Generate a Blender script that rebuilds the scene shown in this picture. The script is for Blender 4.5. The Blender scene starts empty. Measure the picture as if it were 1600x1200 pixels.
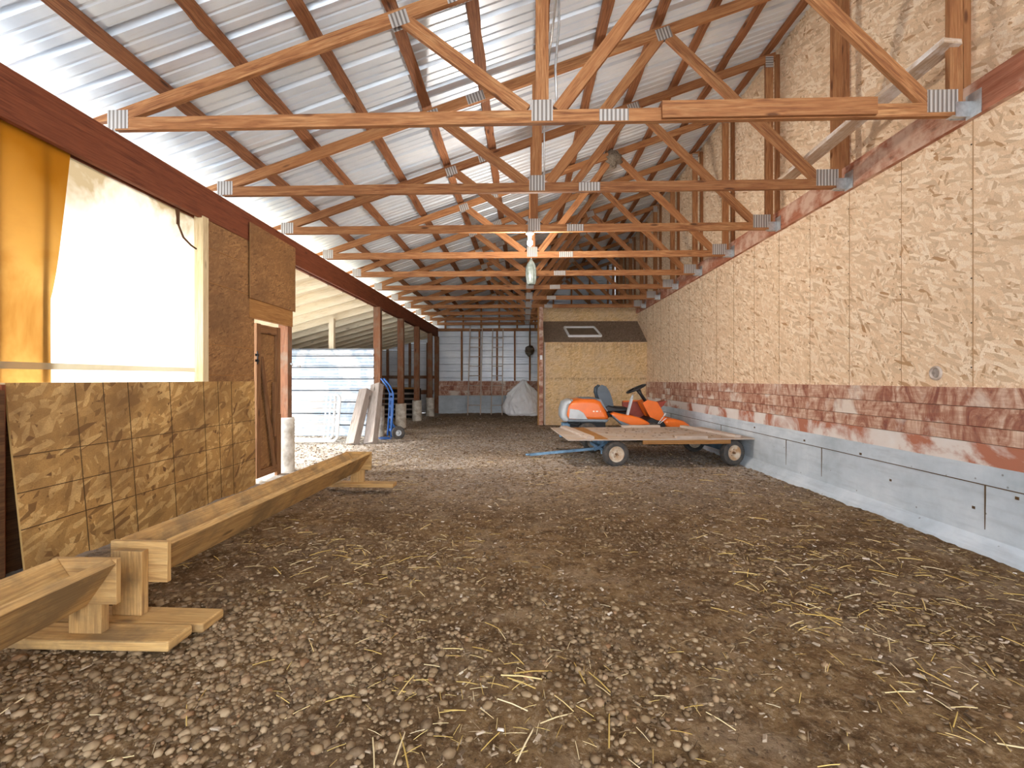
import bpy, math, random
import numpy as np
from mathutils import Vector, Matrix
R = math.radians
rnd = random.Random(7)
scene = bpy.context.scene
col = scene.collection

# ------------------------------------------------------------------ camera
cam_data = bpy.data.cameras.new('camera')
cam_data.sensor_fit = 'HORIZONTAL'; cam_data.sensor_width = 36.0
cam_data.lens = 749.8 / 1600 * 36
cam_data.shift_x = 6.67 / 1600; cam_data.shift_y = -6.9 / 1600
cam_data.clip_start = 0.05; cam_data.clip_end = 300
cam = bpy.data.objects.new('camera', cam_data); col.objects.link(cam)
cam.location = (0, 0, 1.118); cam.rotation_euler = (R(90), 0, R(1.844))
scene.camera = cam

# ------------------------------------------------------------------ world, sun, exposure
world = bpy.data.worlds.new('sky'); scene.world = world; world.use_nodes = True
wn = world.node_tree; wn.nodes.clear()
w_out = wn.nodes.new('ShaderNodeOutputWorld'); w_bg = wn.nodes.new('ShaderNodeBackground')
w_ramp = wn.nodes.new('ShaderNodeValToRGB'); w_sep = wn.nodes.new('ShaderNodeSeparateXYZ'); w_tc = wn.nodes.new('ShaderNodeTexCoord')
wn.links.new(w_tc.outputs['Generated'], w_sep.inputs[0]); wn.links.new(w_sep.outputs['Z'], w_ramp.inputs[0])
w_ramp.color_ramp.elements[0].position = 0.0; w_ramp.color_ramp.elements[0].color = (0.95, 0.97, 1.0, 1)
w_ramp.color_ramp.elements[1].position = 0.7; w_ramp.color_ramp.elements[1].color = (0.74, 0.85, 1.0, 1)
wn.links.new(w_ramp.outputs[0], w_bg.inputs[0]); w_bg.inputs[1].default_value = 4.2
wn.links.new(w_bg.outputs[0], w_out.inputs[0])
sun_data = bpy.data.lights.new('sun', 'SUN'); sun_data.energy = 5.0; sun_data.angle = R(11); sun_data.color = (1.0, 0.95, 0.86)
sun = bpy.data.objects.new('sun', sun_data); col.objects.link(sun)
sun.rotation_euler = Vector((0.82, 0.26, -0.38)).to_track_quat('-Z', 'Y').to_euler()
vs = scene.view_settings
scene.display_settings.display_device = 'sRGB'
vs.view_transform = 'Standard'; vs.look = 'None'; vs.gamma = 1.0; vs.use_curve_mapping = False
vs.exposure = 0.88
scene.cycles.max_bounces = 10; scene.cycles.diffuse_bounces = 8; scene.cycles.glossy_bounces = 3
scene.cycles.transmission_bounces = 6; scene.cycles.caustics_reflective = False; scene.cycles.caustics_refractive = False
scene.cycles.sample_clamp_indirect = 6.0

# ------------------------------------------------------------------ mesh helpers
class MB:
    """collects shapes with UVs in metres and links them as one mesh object"""
    def __init__(s): s.v = []; s.f = []; s.uv = []; s.mi = []; s.sm = []
    def face(s, idx, uvs, mi=0, smooth=False):
        s.f.append(idx); s.uv.extend(uvs); s.mi.append(mi); s.sm.append(smooth)
    def box(s, c, size, rot=None, mi=0, taper=None):
        """box centred at c; UV u runs along its longest side"""
        hx, hy, hz = size[0]/2, size[1]/2, size[2]/2
        b = len(s.v); off = (rnd.random()*40, rnd.random()*40)
        loc = [(x, y, z) for x in (-hx, hx) for y in (-hy, hy) for z in (-hz, hz)]
        c = Vector(c)
        for p in loc:
            q = Vector(p)
            if rot is not None: q = rot @ q
            s.v.append(tuple(q + c))
        order = sorted(range(3), key=lambda i: -size[i])
        for quad, n in (((0, 1, 3, 2), 0), ((4, 6, 7, 5), 0), ((0, 4, 5, 1), 1), ((2, 3, 7, 6), 1), ((0, 2, 6, 4), 2), ((1, 5, 7, 3), 2)):
            ax = [a for a in order if a != n]
            s.face([b+i for i in quad], [(loc[i][ax[0]]+off[0], loc[i][ax[1]]+off[1]+n*.37) for i in quad], mi)
        return s
    def beam(s, p0, p1, w, h, up=(0, 0, 1), mi=0):
        """board from p0 to p1; h is measured along up, w across"""
        p0 = Vector(p0); p1 = Vector(p1); d = (p1-p0); L = d.length; d.normalize()
        up = Vector(up); side = d.cross(up).normalized(); up = side.cross(d).normalized()
        rot = Matrix((d, side, up)).transposed()
        return s.box((p0+p1)/2, (L, w, h), rot, mi)
    def tube(s, pts, r, n=10, mi=0, cap=True, radii=None):
        pts = [Vector(p) for p in pts]; b = len(s.v); m = len(pts)
        ref = None
        for i, p in enumerate(pts):
            t = (pts[min(i+1, m-1)] - pts[max(i-1, 0)]).normalized()
            if ref is None:
                ref = t.orthogonal().normalized()
            ref = (ref - t*ref.dot(t)).normalized(); o = t.cross(ref)
            rr = radii[i] if radii else r
            for k in range(n):
                a = 2*math.pi*k/n
                s.v.append(tuple(p + ref*math.cos(a)*rr + o*math.sin(a)*rr))
        acc = 0
        for i in range(m-1):
            L = (pts[i+1]-pts[i]).length
            for k in range(n):
                k2 = (k+1) % n
                u0 = acc; u1 = acc+L; c0 = k/n*2*math.pi*r; c1 = (k+1)/n*2*math.pi*r
                s.face([b+i*n+k, b+i*n+k2, b+(i+1)*n+k2, b+(i+1)*n+k], [(u0, c0), (u0, c1), (u1, c1), (u1, c0)], mi, True)
            acc += L
        if cap:
            s.face([b+k for k in reversed(range(n))], [(0, 0)]*n, mi)
            s.face([b+(m-1)*n+k for k in range(n)], [(0, 0)]*n, mi)
        return s
    def lathe(s, c, axis, prof, n=32, mi=0, close=False):
        """prof: list of (r, h) along axis"""
        c = Vector(c); ax = Vector(axis).normalized(); r0 = ax.orthogonal().normalized(); r1 = ax.cross(r0); b = len(s.v); m = len(prof)
        for (r, h) in prof:
            for k in range(n):
                a = 2*math.pi*k/n
                s.v.append(tuple(c + ax*h + r0*math.cos(a)*r + r1*math.sin(a)*r))
        for i in range(m-1 if not close else m):
            j = (i+1) % m
            for k in range(n):
                k2 = (k+1) % n
                s.face([b+i*n+k, b+i*n+k2, b+j*n+k2, b+j*n+k], [(k/n, prof[i][1]), ((k+1)/n, prof[i][1]), ((k+1)/n, prof[j][1]), (k/n, prof[j][1])], mi, True)
        return s
    def quad(s, a, b_, c, d, mi=0, uvs=None, smooth=False):
        b = len(s.v); s.v += [tuple(a), tuple(b_), tuple(c), tuple(d)]
        if uvs is None:
            A, B, D = Vector(a), Vector(b_), Vector(d)
            L, H = (B-A).length, (D-A).length
            uvs = [(0, 0), (L, 0), (L, H), (0, H)]
        s.face([b, b+1, b+2, b+3], uvs, mi, smooth)
        return s
    def prism(s, poly, y0, y1, round_=0.0, mi=0, mat=None):
        """polygon in XZ (counter-clockwise seen from -Y) extruded along Y, side edges softened"""
        poly = [Vector((p[0], p[1])) for p in poly]; n = len(poly)
        cen = sum(poly, Vector((0, 0)))/n
        def inset(k):
            out = []
            for i in range(n):
                a, p, c = poly[i-1], poly[i], poly[(i+1) % n]
                n1 = Vector((-(p-a).y, (p-a).x)).normalized(); n2 = Vector((-(c-p).y, (c-p).x)).normalized()
                m_ = (n1+n2)
                m_ = m_.normalized() if m_.length > 1e-6 else n1
                out.append(p + m_*k)
            return out
        if round_ > 0:
            st = [(y0, round_), (y0+round_*.3, round_*.35), (y0+round_, 0), (y1-round_, 0), (y1-round_*.3, round_*.35), (y1, round_)]
        else: st = [(y0, 0), (y1, 0)]
        b = len(s.v)
        for y, k in st:
            for p in (inset(k) if k else poly): s.v.append((p.x, y, p.y))
        acc = [0]
        for i in range(n): acc.append(acc[-1] + (poly[(i+1) % n]-poly[i]).length)
        for j in range(len(st)-1):
            for i in range(n):
                i2 = (i+1) % n
                s.face([b+j*n+i, b+j*n+i2, b+(j+1)*n+i2, b+(j+1)*n+i], [(acc[i], st[j][0]), (acc[i+1], st[j][0]), (acc[i+1], st[j+1][0]), (acc[i], st[j+1][0])], mi, round_ > 0)
        s.face([b+i for i in reversed(range(n))], [(poly[i].x, poly[i].y) for i in reversed(range(n))], mi)
        e = b+(len(st)-1)*n
        s.face([e+i for i in range(n)], [(poly[i].x, poly[i].y) for i in range(n)], mi)
        return s
    def build(s, name, mats, parent=None, loc=None):
        me = bpy.data.meshes.new(name)
        me.from_pydata(s.v, [], s.f)
        uvl = me.uv_layers.new(name='UVMap')
        uvl.data.foreach_set('uv', np.array(s.uv, dtype=np.float32).ravel())
        if not isinstance(mats, (list, tuple)): mats = [mats]
        for m in mats: me.materials.append(m)
        me.polygons.foreach_set('material_index', np.array(s.mi, dtype=np.int32))
        me.polygons.foreach_set('use_smooth', np.array(s.sm, dtype=bool))
        me.update()
        o = bpy.data.objects.new(name, me); col.objects.link(o)
        if parent is not None: o.parent = parent
        if loc is not None: o.location = loc
        return o

def tag(o, label=None, cat=None, group=None, kind=None):
    if label: o['label'] = label
    if cat: o['category'] = cat
    if group: o['group'] = group
    if kind: o['kind'] = kind
    return o
def empty(name, loc=(0, 0, 0), rz=0.0, label=None, cat=None, group=None):
    o = bpy.data.objects.new(name, None); col.objects.link(o); o.location = loc; o.rotation_euler = (0, 0, rz)
    o.empty_display_size = .1
    return tag(o, label, cat, group)
def copy_tree(o, parent=None, loc=None):
    kids = list(o.children)
    c = o.copy(); col.objects.link(c); c.parent = parent
    if loc is not None: c.location = loc
    for k in kids: copy_tree(k, c)
    return c
def bevel(o, w=.004, seg=2):
    m = o.modifiers.new('bevel', 'BEVEL'); m.width = w; m.segments = seg; m.limit_method = 'ANGLE'; return o

# ------------------------------------------------------------------ materials
class NT:
    def __init__(s, name):
        s.m = bpy.data.materials.new(name); s.m.use_nodes = True; s.t = s.m.node_tree; s.t.nodes.clear()
        s.out = s.t.nodes.new('ShaderNodeOutputMaterial')
    def n(s, typ, **kw):
        x = s.t.nodes.new(typ)
        for k, v in kw.items():
            if k.startswith('i_'):
                key = k[2:]
                x.inputs[int(key) if key.isdigit() else key.replace('_', ' ')].default_value = v
            else: setattr(x, k, v)
        return x
    def l(s, a, b): s.t.links.new(a, b)
    def ramp(s, src, stops, interp='LINEAR'):
        r = s.n('ShaderNodeValToRGB'); cr = r.color_ramp; cr.interpolation = interp
        while len(cr.elements) < len(stops): cr.elements.new(.5)
        for e, (p, c) in zip(cr.elements, stops):
            e.position = p; e.color = (c[0], c[1], c[2], 1) if not isinstance(c, (int, float)) else (c, c, c, 1)
        s.l(src, r.inputs[0]); return r.outputs[0]
    def mix(s, fac, a, b, blend='MIX'):
        x = s.n('ShaderNodeMix', data_type='RGBA', blend_type=blend)
        for inp, v in ((x.inputs[0], fac), (x.inputs[6], a), (x.inputs[7], b)):
            if isinstance(v, (int, float)): inp.default_value = v
            elif isinstance(v, tuple): inp.default_value = (v[0], v[1], v[2], 1)
            else: s.l(v, inp)
        return x.outputs[2]
    def math(s, op, a, b=0.0):
        x = s.n('ShaderNodeMath', operation=op)
        for i, v in ((0, a), (1, b)):
            if isinstance(v, (int, float)): x.inputs[i].default_value = v
            else: s.l(v, x.inputs[i])
        return x.outputs[0]
    def uv(s, scale=(1, 1, 1), rot=0.0, rand=0.0, obj=False):
        tc = s.n('ShaderNodeTexCoord'); mp = s.n('ShaderNodeMapping')
        mp.inputs['Scale'].default_value = scale; mp.inputs['Rotation'].default_value = (0, 0, rot)
        src = tc.outputs['Object' if obj else 'UV']
        if rand:
            oi = s.n('ShaderNodeObjectInfo'); va = s.n('ShaderNodeVectorMath', operation='ADD')
            mu = s.math('MULTIPLY', oi.outputs['Random'], rand)
            cb = s.n('ShaderNodeCombineXYZ'); s.l(mu, cb.inputs[0]); s.l(mu, cb.inputs[1])
            s.l(src, va.inputs[0]); s.l(cb.outputs[0], va.inputs[1]); src = va.outputs[0]
        s.l(src, mp.inputs[0]); return mp.outputs[0]
    def noise(s, vec, scale, detail=4, rough=.55, dist=0.0):
        x = s.n('ShaderNodeTexNoise'); x.inputs['Scale'].default_value = scale; x.inputs['Detail'].default_value = detail
        x.inputs['Roughness'].default_value = rough; x.inputs['Distortion'].default_value = dist
        s.l(vec, x.inputs['Vector']); return x.outputs['Fac']
    def bsdf(s, color, rough=.7, metal=0.0, spec=.3, bump=None, bstr=.2, bdist=.01, **kw):
        b = s.n('ShaderNodeBsdfPrincipled')
        if isinstance(color, tuple): b.inputs['Base Color'].default_value = (color[0], color[1], color[2], 1)
        else: s.l(color, b.inputs['Base Color'])
        if isinstance(rough, (int, float)): b.inputs['Roughness'].default_value = rough
        else: s.l(rough, b.inputs['Roughness'])
        b.inputs['Metallic'].default_value = metal; b.inputs['Specular IOR Level'].default_value = spec
        for k, v in kw.items(): b.inputs[k.replace('_', ' ')].default_value = v
        if bump is not None:
            bp = s.n('ShaderNodeBump'); bp.inputs['Strength'].default_value = bstr; bp.inputs['Distance'].default_value = bdist
            s.l(bump, bp.inputs['Height']); s.l(bp.outputs[0], b.inputs['Normal'])
        s.l(b.outputs[0], s.out.inputs[0]); return b

def sat(c, k): return tuple(min(1, max(0, x*k)) for x in c)
def wood(name, light, mid, dark, rough=.75, knots=True, grain=1.0, spec=.25, dirt=None):
    t = NT(name)
    v1 = t.uv((1.3, 16*grain, 1), rand=17.0)
    g = t.noise(v1, 2.2, 6, .6, .8)
    v2 = t.uv((5, 120, 1), rand=17.0); f = t.noise(v2, 1.0, 3, .7)
    c = t.ramp(g, [(.28, dark), (.48, mid), (.72, light)])
    c = t.mix(t.ramp(f, [(.36, .6), (.56, 0)]), c, sat(dark, .8), 'MIX')
    v3 = t.uv((1, 1, 1), rand=9.0)
    big = t.noise(v3, 1.1, 3)
    c = t.mix(t.ramp(big, [(.35, .5), (.6, 0)]), c, mid)
    if knots:
        vk = t.uv((1.6, 5.5, 1), rand=17.0)
        vo = t.n('ShaderNodeTexVoronoi'); vo.inputs['Scale'].default_value = 1.3; t.l(vk, vo.inputs['Vector'])
        c = t.mix(t.ramp(vo.outputs['Distance'], [(.06, .85), (.13, 0)]), c, sat(dark, .45))
    oi = t.n('ShaderNodeObjectInfo')
    c = t.mix(t.ramp(oi.outputs['Random'], [(0, .28), (1, 0)]), c, dark)
    if dirt:
        d = t.noise(v3, 2.7, 6, .65)
        c = t.mix(t.ramp(d, [(.48, 0), (.62, .8)]), c, dirt)
    t.bsdf(c, rough, 0, spec, g, .25, .004)
    return t.m
def osb(name, light, mid, dark, gloss=.6, dirt=None, contrast=1.0, scale=1.0, band=None):
    t = NT(name); cols = []
    for k, (rot, off) in enumerate(((.25, 0), (1.2, 3.3), (2.1, 7.1), (-.35, 11.7))):
        sx, sy = (15*scale, 62*scale)
        v = t.uv((1, 1, 1), rot=rot)
        mp = t.n('ShaderNodeMapping'); mp.inputs['Scale'].default_value = (sx, sy, 1); mp.inputs['Location'].default_value = (off, off*1.7, 0)
        nz = t.n('ShaderNodeTexNoise'); nz.inputs['Scale'].default_value = 5; t.l(v, nz.inputs['Vector'])
        wv = t.n('ShaderNodeMix', data_type='VECTOR'); wv.inputs[0].default_value = .006
        t.l(v, wv.inputs[4]); t.l(nz.outputs['Color'], wv.inputs[5])
        t.l(wv.outputs[1], mp.inputs[0])
        vo = t.n('ShaderNodeTexVoronoi'); vo.inputs['Scale'].default_value = 1.0; t.l(mp.outputs[0], vo.inputs['Vector'])
        sp = t.n('ShaderNodeSeparateColor'); t.l(vo.outputs['Color'], sp.inputs[0]); cols.append((sp.outputs[0], sp.outputs[1]))
    val = cols[0][0]
    for k in (1, 2, 3):
        m_ = t.ramp(cols[k][1], [(.5, 0), (.54, 1)])
        mx = t.n('ShaderNodeMix', data_type='FLOAT'); t.l(m_, mx.inputs[0]); t.l(val, mx.inputs[2]); t.l(cols[k][0], mx.inputs[3]); val = mx.outputs[0]
    c = t.ramp(val, [(.0, dark), (.09, sat(mid, .85)), (.30, mid), (.62, sat(mid, 1.12)), (.8, light), (1, sat(light, 1.08))])
    vb = t.uv(); fine = t.noise(t.uv((30, 30, 1)), 4, 4, .7)
    c = t.mix(t.ramp(fine, [(.3, .45), (.55, 0)]), c, sat(dark, .9))
    big = t.noise(vb, 1.3, 4)
    c = t.mix(t.ramp(big, [(.3, .35), (.6, 0)]), c, mid)
    if dirt:
        d = t.noise(vb, 1.9, 6, .65)
        c = t.mix(t.ramp(d, [(.42, 0), (.66, dirt[1])]), c, dirt[0])
    if band:
        # water mark along one height, broken up into drips
        sx = t.n('ShaderNodeSeparateXYZ'); t.l(vb, sx.inputs[0]); dr = t.noise(t.uv((9, 1.2, 1)), 2.5, 5, .7)
        bnd = t.ramp(t.math('DIVIDE', sx.outputs['Y'], 2.2), [(band-.03, 0), (band, 1), (band+.015, 0)])
        drips = t.ramp(t.math('DIVIDE', sx.outputs['Y'], 2.2), [(.75, 0), (.9, .6), (.93, 0)])
        c = t.mix(t.math('MULTIPLY', t.math('MAXIMUM', bnd, drips), t.ramp(dr, [(.45, 0), (.6, .75)])), c, sat(dark, .6))
    t.bsdf(c, gloss, 0, .3, val, .25, .003)
    return t.m
def plain(name, c, rough=.5, metal=0.0, spec=.4, var=.15, vscale=6, bstr=.05, dark=None):
    t = NT(name); v = t.uv(obj=True); nz = t.noise(v, vscale, 5, .6)
    cc = t.mix(t.ramp(nz, [(.35, 1), (.62, 0)]), c, dark if dark else sat(c, 1-var))
    t.bsdf(cc, rough, metal, spec, nz, bstr, .01); return t.m

M = {}
M['truss'] = wood('truss_wood', (.60, .33, .145), (.40, .175, .068), (.15, .052, .022))
M['purlin'] = wood('purlin_wood', (.46, .22, .10), (.30, .125, .055), (.10, .038, .02), grain=1.6)
M['beam'] = wood('beam_wood', (.30, .098, .042), (.225, .066, .028), (.11, .030, .014), knots=True)
M['post'] = wood('post_wood', (.36, .17, .085), (.25, .105, .05), (.11, .045, .024), dirt=(.22, .16, .11))
M['ledger'] = wood('ledger_wood', (.62, .30, .19), (.48, .19, .11), (.25, .08, .04), dirt=(.70, .50, .38))
M['pine'] = wood('pine_wood', (.86, .74, .50), (.78, .64, .40), (.52, .38, .20))
M['cream'] = wood('cream_wood', (.93, .87, .72), (.88, .79, .60), (.66, .54, .36), grain=.8)
M['trough'] = wood('trough_wood', (.74, .50, .22), (.60, .37, .14), (.28, .15, .06), dirt=(.24, .16, .08))
M['doorwood'] = wood('door_frame_wood', (.36, .20, .09), (.25, .12, .05), (.11, .045, .02))
M['darkply'] = wood('dark_plywood', (.17, .085, .035), (.12, .055, .022), (.05, .022, .01), knots=False)
M['header'] = wood('header_wood', (.52, .29, .10), (.40, .20, .065), (.22, .09, .03))
M['grey'] = wood('weathered_wood', (.52, .46, .41), (.40, .34, .30), (.16, .13, .11), grain=1.3, rough=.9)
M['ply'] = wood('bed_plywood', (.62, .50, .40), (.52, .41, .32), (.36, .27, .20), knots=False, dirt=(.50, .45, .41))
M['cleat'] = wood('cleat_wood', (.72, .62, .54), (.60, .50, .42), (.36, .27, .21))
M['whitewash'] = wood('whitewashed_wood', (.78, .68, .56), (.62, .47, .34), (.30, .18, .10), dirt=(.84, .80, .76))
M['osb_right'] = osb('osb_pale', (.91, .75, .56), (.76, .555, .36), (.44, .24, .11), .65, scale=.72)
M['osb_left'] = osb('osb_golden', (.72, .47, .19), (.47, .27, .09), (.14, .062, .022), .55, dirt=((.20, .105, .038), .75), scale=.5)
M['osb_room'] = osb('osb_room', (.80, .60, .35), (.66, .44, .21), (.34, .19, .08), .7, dirt=((.58, .44, .30), .5), band=.52)
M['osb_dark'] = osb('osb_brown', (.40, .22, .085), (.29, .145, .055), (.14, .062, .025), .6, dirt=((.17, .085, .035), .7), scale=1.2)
M['dusty'] = osb('osb_dusty', (.34, .25, .18), (.25, .18, .125), (.17, .12, .085), .9, dirt=((.22, .16, .11), .7))
M['sleeve'] = plain('pipe_plastic', (.74, .70, .62), .6, var=.4, vscale=9, dark=(.42, .36, .28))
M['line'] = plain('ink_line', (.10, .055, .02), .8)
M['gap'] = plain('seam', (.44, .27, .14), .9)
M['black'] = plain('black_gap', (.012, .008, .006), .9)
M['rubber'] = plain('tyre_rubber', (.045, .045, .047), .75, var=.4, dark=(.10, .085, .07), bstr=.2, vscale=20)
M['rim'] = plain('cream_rim', (.72, .66, .54), .45, var=.3, dark=(.46, .26, .12), vscale=9)
M['rust'] = plain('rusty_hub', (.22, .11, .05), .8, var=.5, vscale=30)
M['steel'] = plain('galvanised_steel', (.62, .63, .63), .38, .75, var=.25, vscale=25)
M['blue_paint'] = plain('blue_paint', (.03, .13, .42), .35, var=.2)
M['pale_blue'] = plain('faded_blue_paint', (.16, .30, .46), .5, var=.5, vscale=12)
M['orange'] = plain('orange_plastic', (.88, .19, .025), .28, spec=.5, var=.12)
M['red_dark'] = plain('dark_red_plastic', (.34, .055, .03), .4, var=.3)
M['grey_plastic'] = plain('grey_plastic', (.20, .24, .28), .4, var=.2)
M['pale_plastic'] = plain('pale_grey_plastic', (.56, .60, .63), .35, var=.2)
M['black_plastic'] = plain('black_plastic', (.02, .021, .024), .4, var=.3)
M['seat'] = plain('seat_vinyl', (.055, .075, .10), .35, spec=.5, var=.3)
M['white'] = plain('white_paint', (.86, .87, .88), .4, var=.08)
M['badge'] = plain('badge_print', (.90, .72, .60), .5, var=.05)
M['mesh'] = plain('screen_cloth', (.20, .145, .095), .9, var=.2)
M['straw'] = plain('straw', (.78, .56, .18), .6, var=.5, dark=(.86, .70, .38), vscale=1.5)
M['chip'] = plain('wood_shavings', (.62, .54, .46), .9, var=.5, dark=(.34, .26, .19), vscale=2.5)
M['nest'] = plain('nest_mud', (.24, .19, .14), .95, var=.6, vscale=60, bstr=.8)
M['outer'] = plain('outdoor_gravel', (.82, .80, .76), .95, var=.2)

# ridged nail plate
t = NT('nail_plate'); w_ = t.n('ShaderNodeTexWave', wave_type='BANDS', bands_direction='X'); w_.inputs['Scale'].default_value = 11; w_.inputs['Distortion'].default_value = .0
t.l(t.uv(), w_.inputs['Vector'])
t.bsdf(t.ramp(w_.outputs['Fac'], [(.25, (.22, .19, .165)), (.6, (.52, .49, .46))]), .5, .45, .4, w_.outputs['Fac'], .6, .004); M['plate'] = t.m
# roof sheet metal
t = NT('roof_sheet_metal'); v = t.uv((1, 1, 1)); nz = t.noise(v, 2.2, 5); sp = t.noise(t.uv((1.5, 18, 1)), 3, 5, .7)
c = t.ramp(nz, [(.3, (.68, .78, .90)), (.7, (.84, .91, .98))]); c = t.mix(t.ramp(sp, [(.55, 0), (.75, .3)]), c, (.55, .53, .50))
t.bsdf(c, t.ramp(sp, [(.3, .32), (.7, .45)]), .3, .5, sp, .06, .01); M['roof'] = t.m
# wall metal
t = NT('wall_sheet_metal'); v = t.uv(); nz = t.noise(v, 1.4, 5)
t.bsdf(t.ramp(nz, [(.3, (.52, .56, .62)), (.7, (.70, .72, .74))]), .4, .3, .5, nz, .03, .01); M['metalwall'] = t.m
# bright panel with scuffs
t = NT('panel_sheet_metal'); v = t.uv(); nz = t.noise(v, 1.8, 6, .6, .6)
t.bsdf(t.ramp(nz, [(.46, (.62, .66, .70)), (.54, (.36, .44, .54)), (.66, (.56, .62, .68)), (.74, (.28, .36, .46))]), .35, .25, .5, nz, .05, .01); M['panel'] = t.m
# concrete
t = NT('cast_concrete'); v = t.uv(); nz = t.noise(v, 1.6, 8, .65); st = t.noise(t.uv((1.2, 9, 1)), 2, 5, .6); pores = t.n('ShaderNodeTexVoronoi'); pores.inputs['Scale'].default_value = 9; t.l(v, pores.inputs['Vector'])
c = t.ramp(nz, [(.3, (.40, .46, .50)), (.5, (.54, .60, .65)), (.7, (.68, .73, .77))])
c = t.mix(t.ramp(st, [(.5, 0), (.7, .4)]), c, (.36, .40, .43))
c = t.mix(t.ramp(pores.outputs['Distance'], [(.05, .8), (.075, 0)]), c, (.20, .20, .20))
t.bsdf(c, .9, 0, .2, nz, .25, .01); M['concrete'] = t.m
# stained planks on the wall: bare red brown boards, pale where lime was smeared
t = NT('stained_planks'); v = t.uv(rand=5)
g = t.noise(t.uv((2.6, 20, 1)), 2, 6, .6, .6); blot = t.noise(t.uv((3.6, 1.5, 1)), 1.7, 10, .70, 1.6); sm = t.noise(t.uv((1.1, 1.0, 1)), 1.4, 6, .6, .5)
c = t.ramp(blot, [(.36, (.24, .10, .075)), (.44, (.40, .19, .125)), (.51, (.55, .34, .24)), (.60, (.70, .50, .38)), (.7, (.78, .66, .56))])
c = t.mix(t.ramp(g, [(.4, .4), (.6, 0)]), c, (.30, .09, .055))
c = t.mix(t.ramp(sm, [(.55, 0), (.62, .9)]), c, (.76, .67, .58))
t.bsdf(c, .8, 0, .2, g, .3, .004); M['planks'] = t.m
t = NT('plank_lime_smear'); v = t.uv(); sm = t.noise(v, 1.5, 7, .6, .5); g = t.noise(t.uv((2, 16, 1)), 2, 5)
c = t.ramp(sm, [(.44, (.46, .18, .11)), (.52, (.74, .66, .60)), (.7, (.80, .76, .72))]); t.bsdf(c, .85, 0, .2, g, .3, .004); M['smear'] = t.m
# dirt floor
t = NT('dirt_floor'); v = t.uv(obj=True)
n1 = t.noise(v, .55, 6, .6); n2 = t.noise(v, 7, 8, .7); n3 = t.noise(v, 38, 6, .75); n4 = t.noise(v, 2.1, 7, .65)
c = t.ramp(n2, [(.30, (.060, .032, .012)), (.48, (.20, .118, .050)), (.68, (.38, .25, .125))])
c = t.mix(t.ramp(n1, [(.42, .55), (.58, 0)]), c, (.085, .048, .024))
c = t.mix(t.ramp(n4, [(.52, 0), (.68, .6)]), c, (.34, .25, .165))
c = t.mix(t.ramp(n3, [(.52, 0), (.64, .6)]), c, (.44, .33, .21))
c = t.mix(t.ramp(n3, [(.34, .75), (.45, 0)]), c, (.045, .025, .012))
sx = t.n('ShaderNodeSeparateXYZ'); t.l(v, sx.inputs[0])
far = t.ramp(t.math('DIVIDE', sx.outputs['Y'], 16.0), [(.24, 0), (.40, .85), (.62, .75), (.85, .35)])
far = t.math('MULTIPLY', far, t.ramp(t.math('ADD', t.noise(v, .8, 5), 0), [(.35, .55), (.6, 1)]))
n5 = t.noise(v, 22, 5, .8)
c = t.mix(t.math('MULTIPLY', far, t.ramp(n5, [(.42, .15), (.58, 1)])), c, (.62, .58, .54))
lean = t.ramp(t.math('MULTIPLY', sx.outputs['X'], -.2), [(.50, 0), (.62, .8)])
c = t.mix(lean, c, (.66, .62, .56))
h = t.math('ADD', n2, t.math('MULTIPLY', n3, .6))
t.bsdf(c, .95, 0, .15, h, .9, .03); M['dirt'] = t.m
# pebbles
t = NT('pebbles'); geo = t.n('ShaderNodeNewGeometry')
c = t.ramp(geo.outputs['Random Per Island'], [(0, (.10, .058, .026)), (.35, (.20, .125, .060)), (.7, (.30, .20, .10)), (.92, (.44, .32, .19)), (1, (.26, .12, .045))])
c = t.mix(.35, c, t.ramp(t.noise(t.uv(obj=True), 60, 3), [(.3, (.10, .065, .035)), (.7, (.30, .22, .14))]))
t.bsdf(c, .75, 0, .3); M['pebble'] = t.m
def island(name, stops, rough=.8):
    t = NT(name); geo = t.n('ShaderNodeNewGeometry'); t.bsdf(t.ramp(geo.outputs['Random Per Island'], stops), rough, 0, .2); return t.m
M['straw'] = island('straw', [(0, (.50, .33, .09)), (.5, (.74, .54, .18)), (1, (.82, .70, .45))], .6)
M['chip'] = island('wood_shavings', [(0, (.08, .05, .028)), (.5, (.18, .12, .07)), (.85, (.36, .27, .18)), (.97, (.52, .43, .33)), (1, (.78, .70, .60))], .9)
M['twig'] = island('dull_stalks', [(0, (.05, .028, .014)), (.45, (.16, .10, .05)), (.8, (.34, .24, .13)), (1, (.55, .44, .28))], .85)
# translucent sheets
def film(name, col_, trans, vein=None, top_tone=None):
    t = NT(name); v = t.uv(); nz = t.noise(v, 1.6, 5, .6, .6)
    c = t.ramp(nz, [(.32, vein or sat(col_, .8)), (.6, col_)])
    if top_tone:
        # colour shifts to a second tone towards the top, ragged lower border
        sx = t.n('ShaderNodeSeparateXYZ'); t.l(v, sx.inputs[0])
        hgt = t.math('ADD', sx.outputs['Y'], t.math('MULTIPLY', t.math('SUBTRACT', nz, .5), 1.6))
        c = t.mix(t.ramp(t.math('DIVIDE', hgt, 3.0), [(.58, 0), (.84, 1)]), c, top_tone)
    d = t.n('ShaderNodeBsdfDiffuse'); tr = t.n('ShaderNodeBsdfTranslucent'); mx = t.n('ShaderNodeMixShader'); mx.inputs[0].default_value = trans
    t.l(c, d.inputs[0]); t.l(c, tr.inputs[0]); t.l(d.outputs[0], mx.inputs[1]); t.l(tr.outputs[0], mx.inputs[2]); t.l(mx.outputs[0], t.out.inputs[0]); return t.m
M['film_white'] = film('clear_film', (.80, .78, .72), .6, (.62, .56, .46), (.17, .125, .07))
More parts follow.
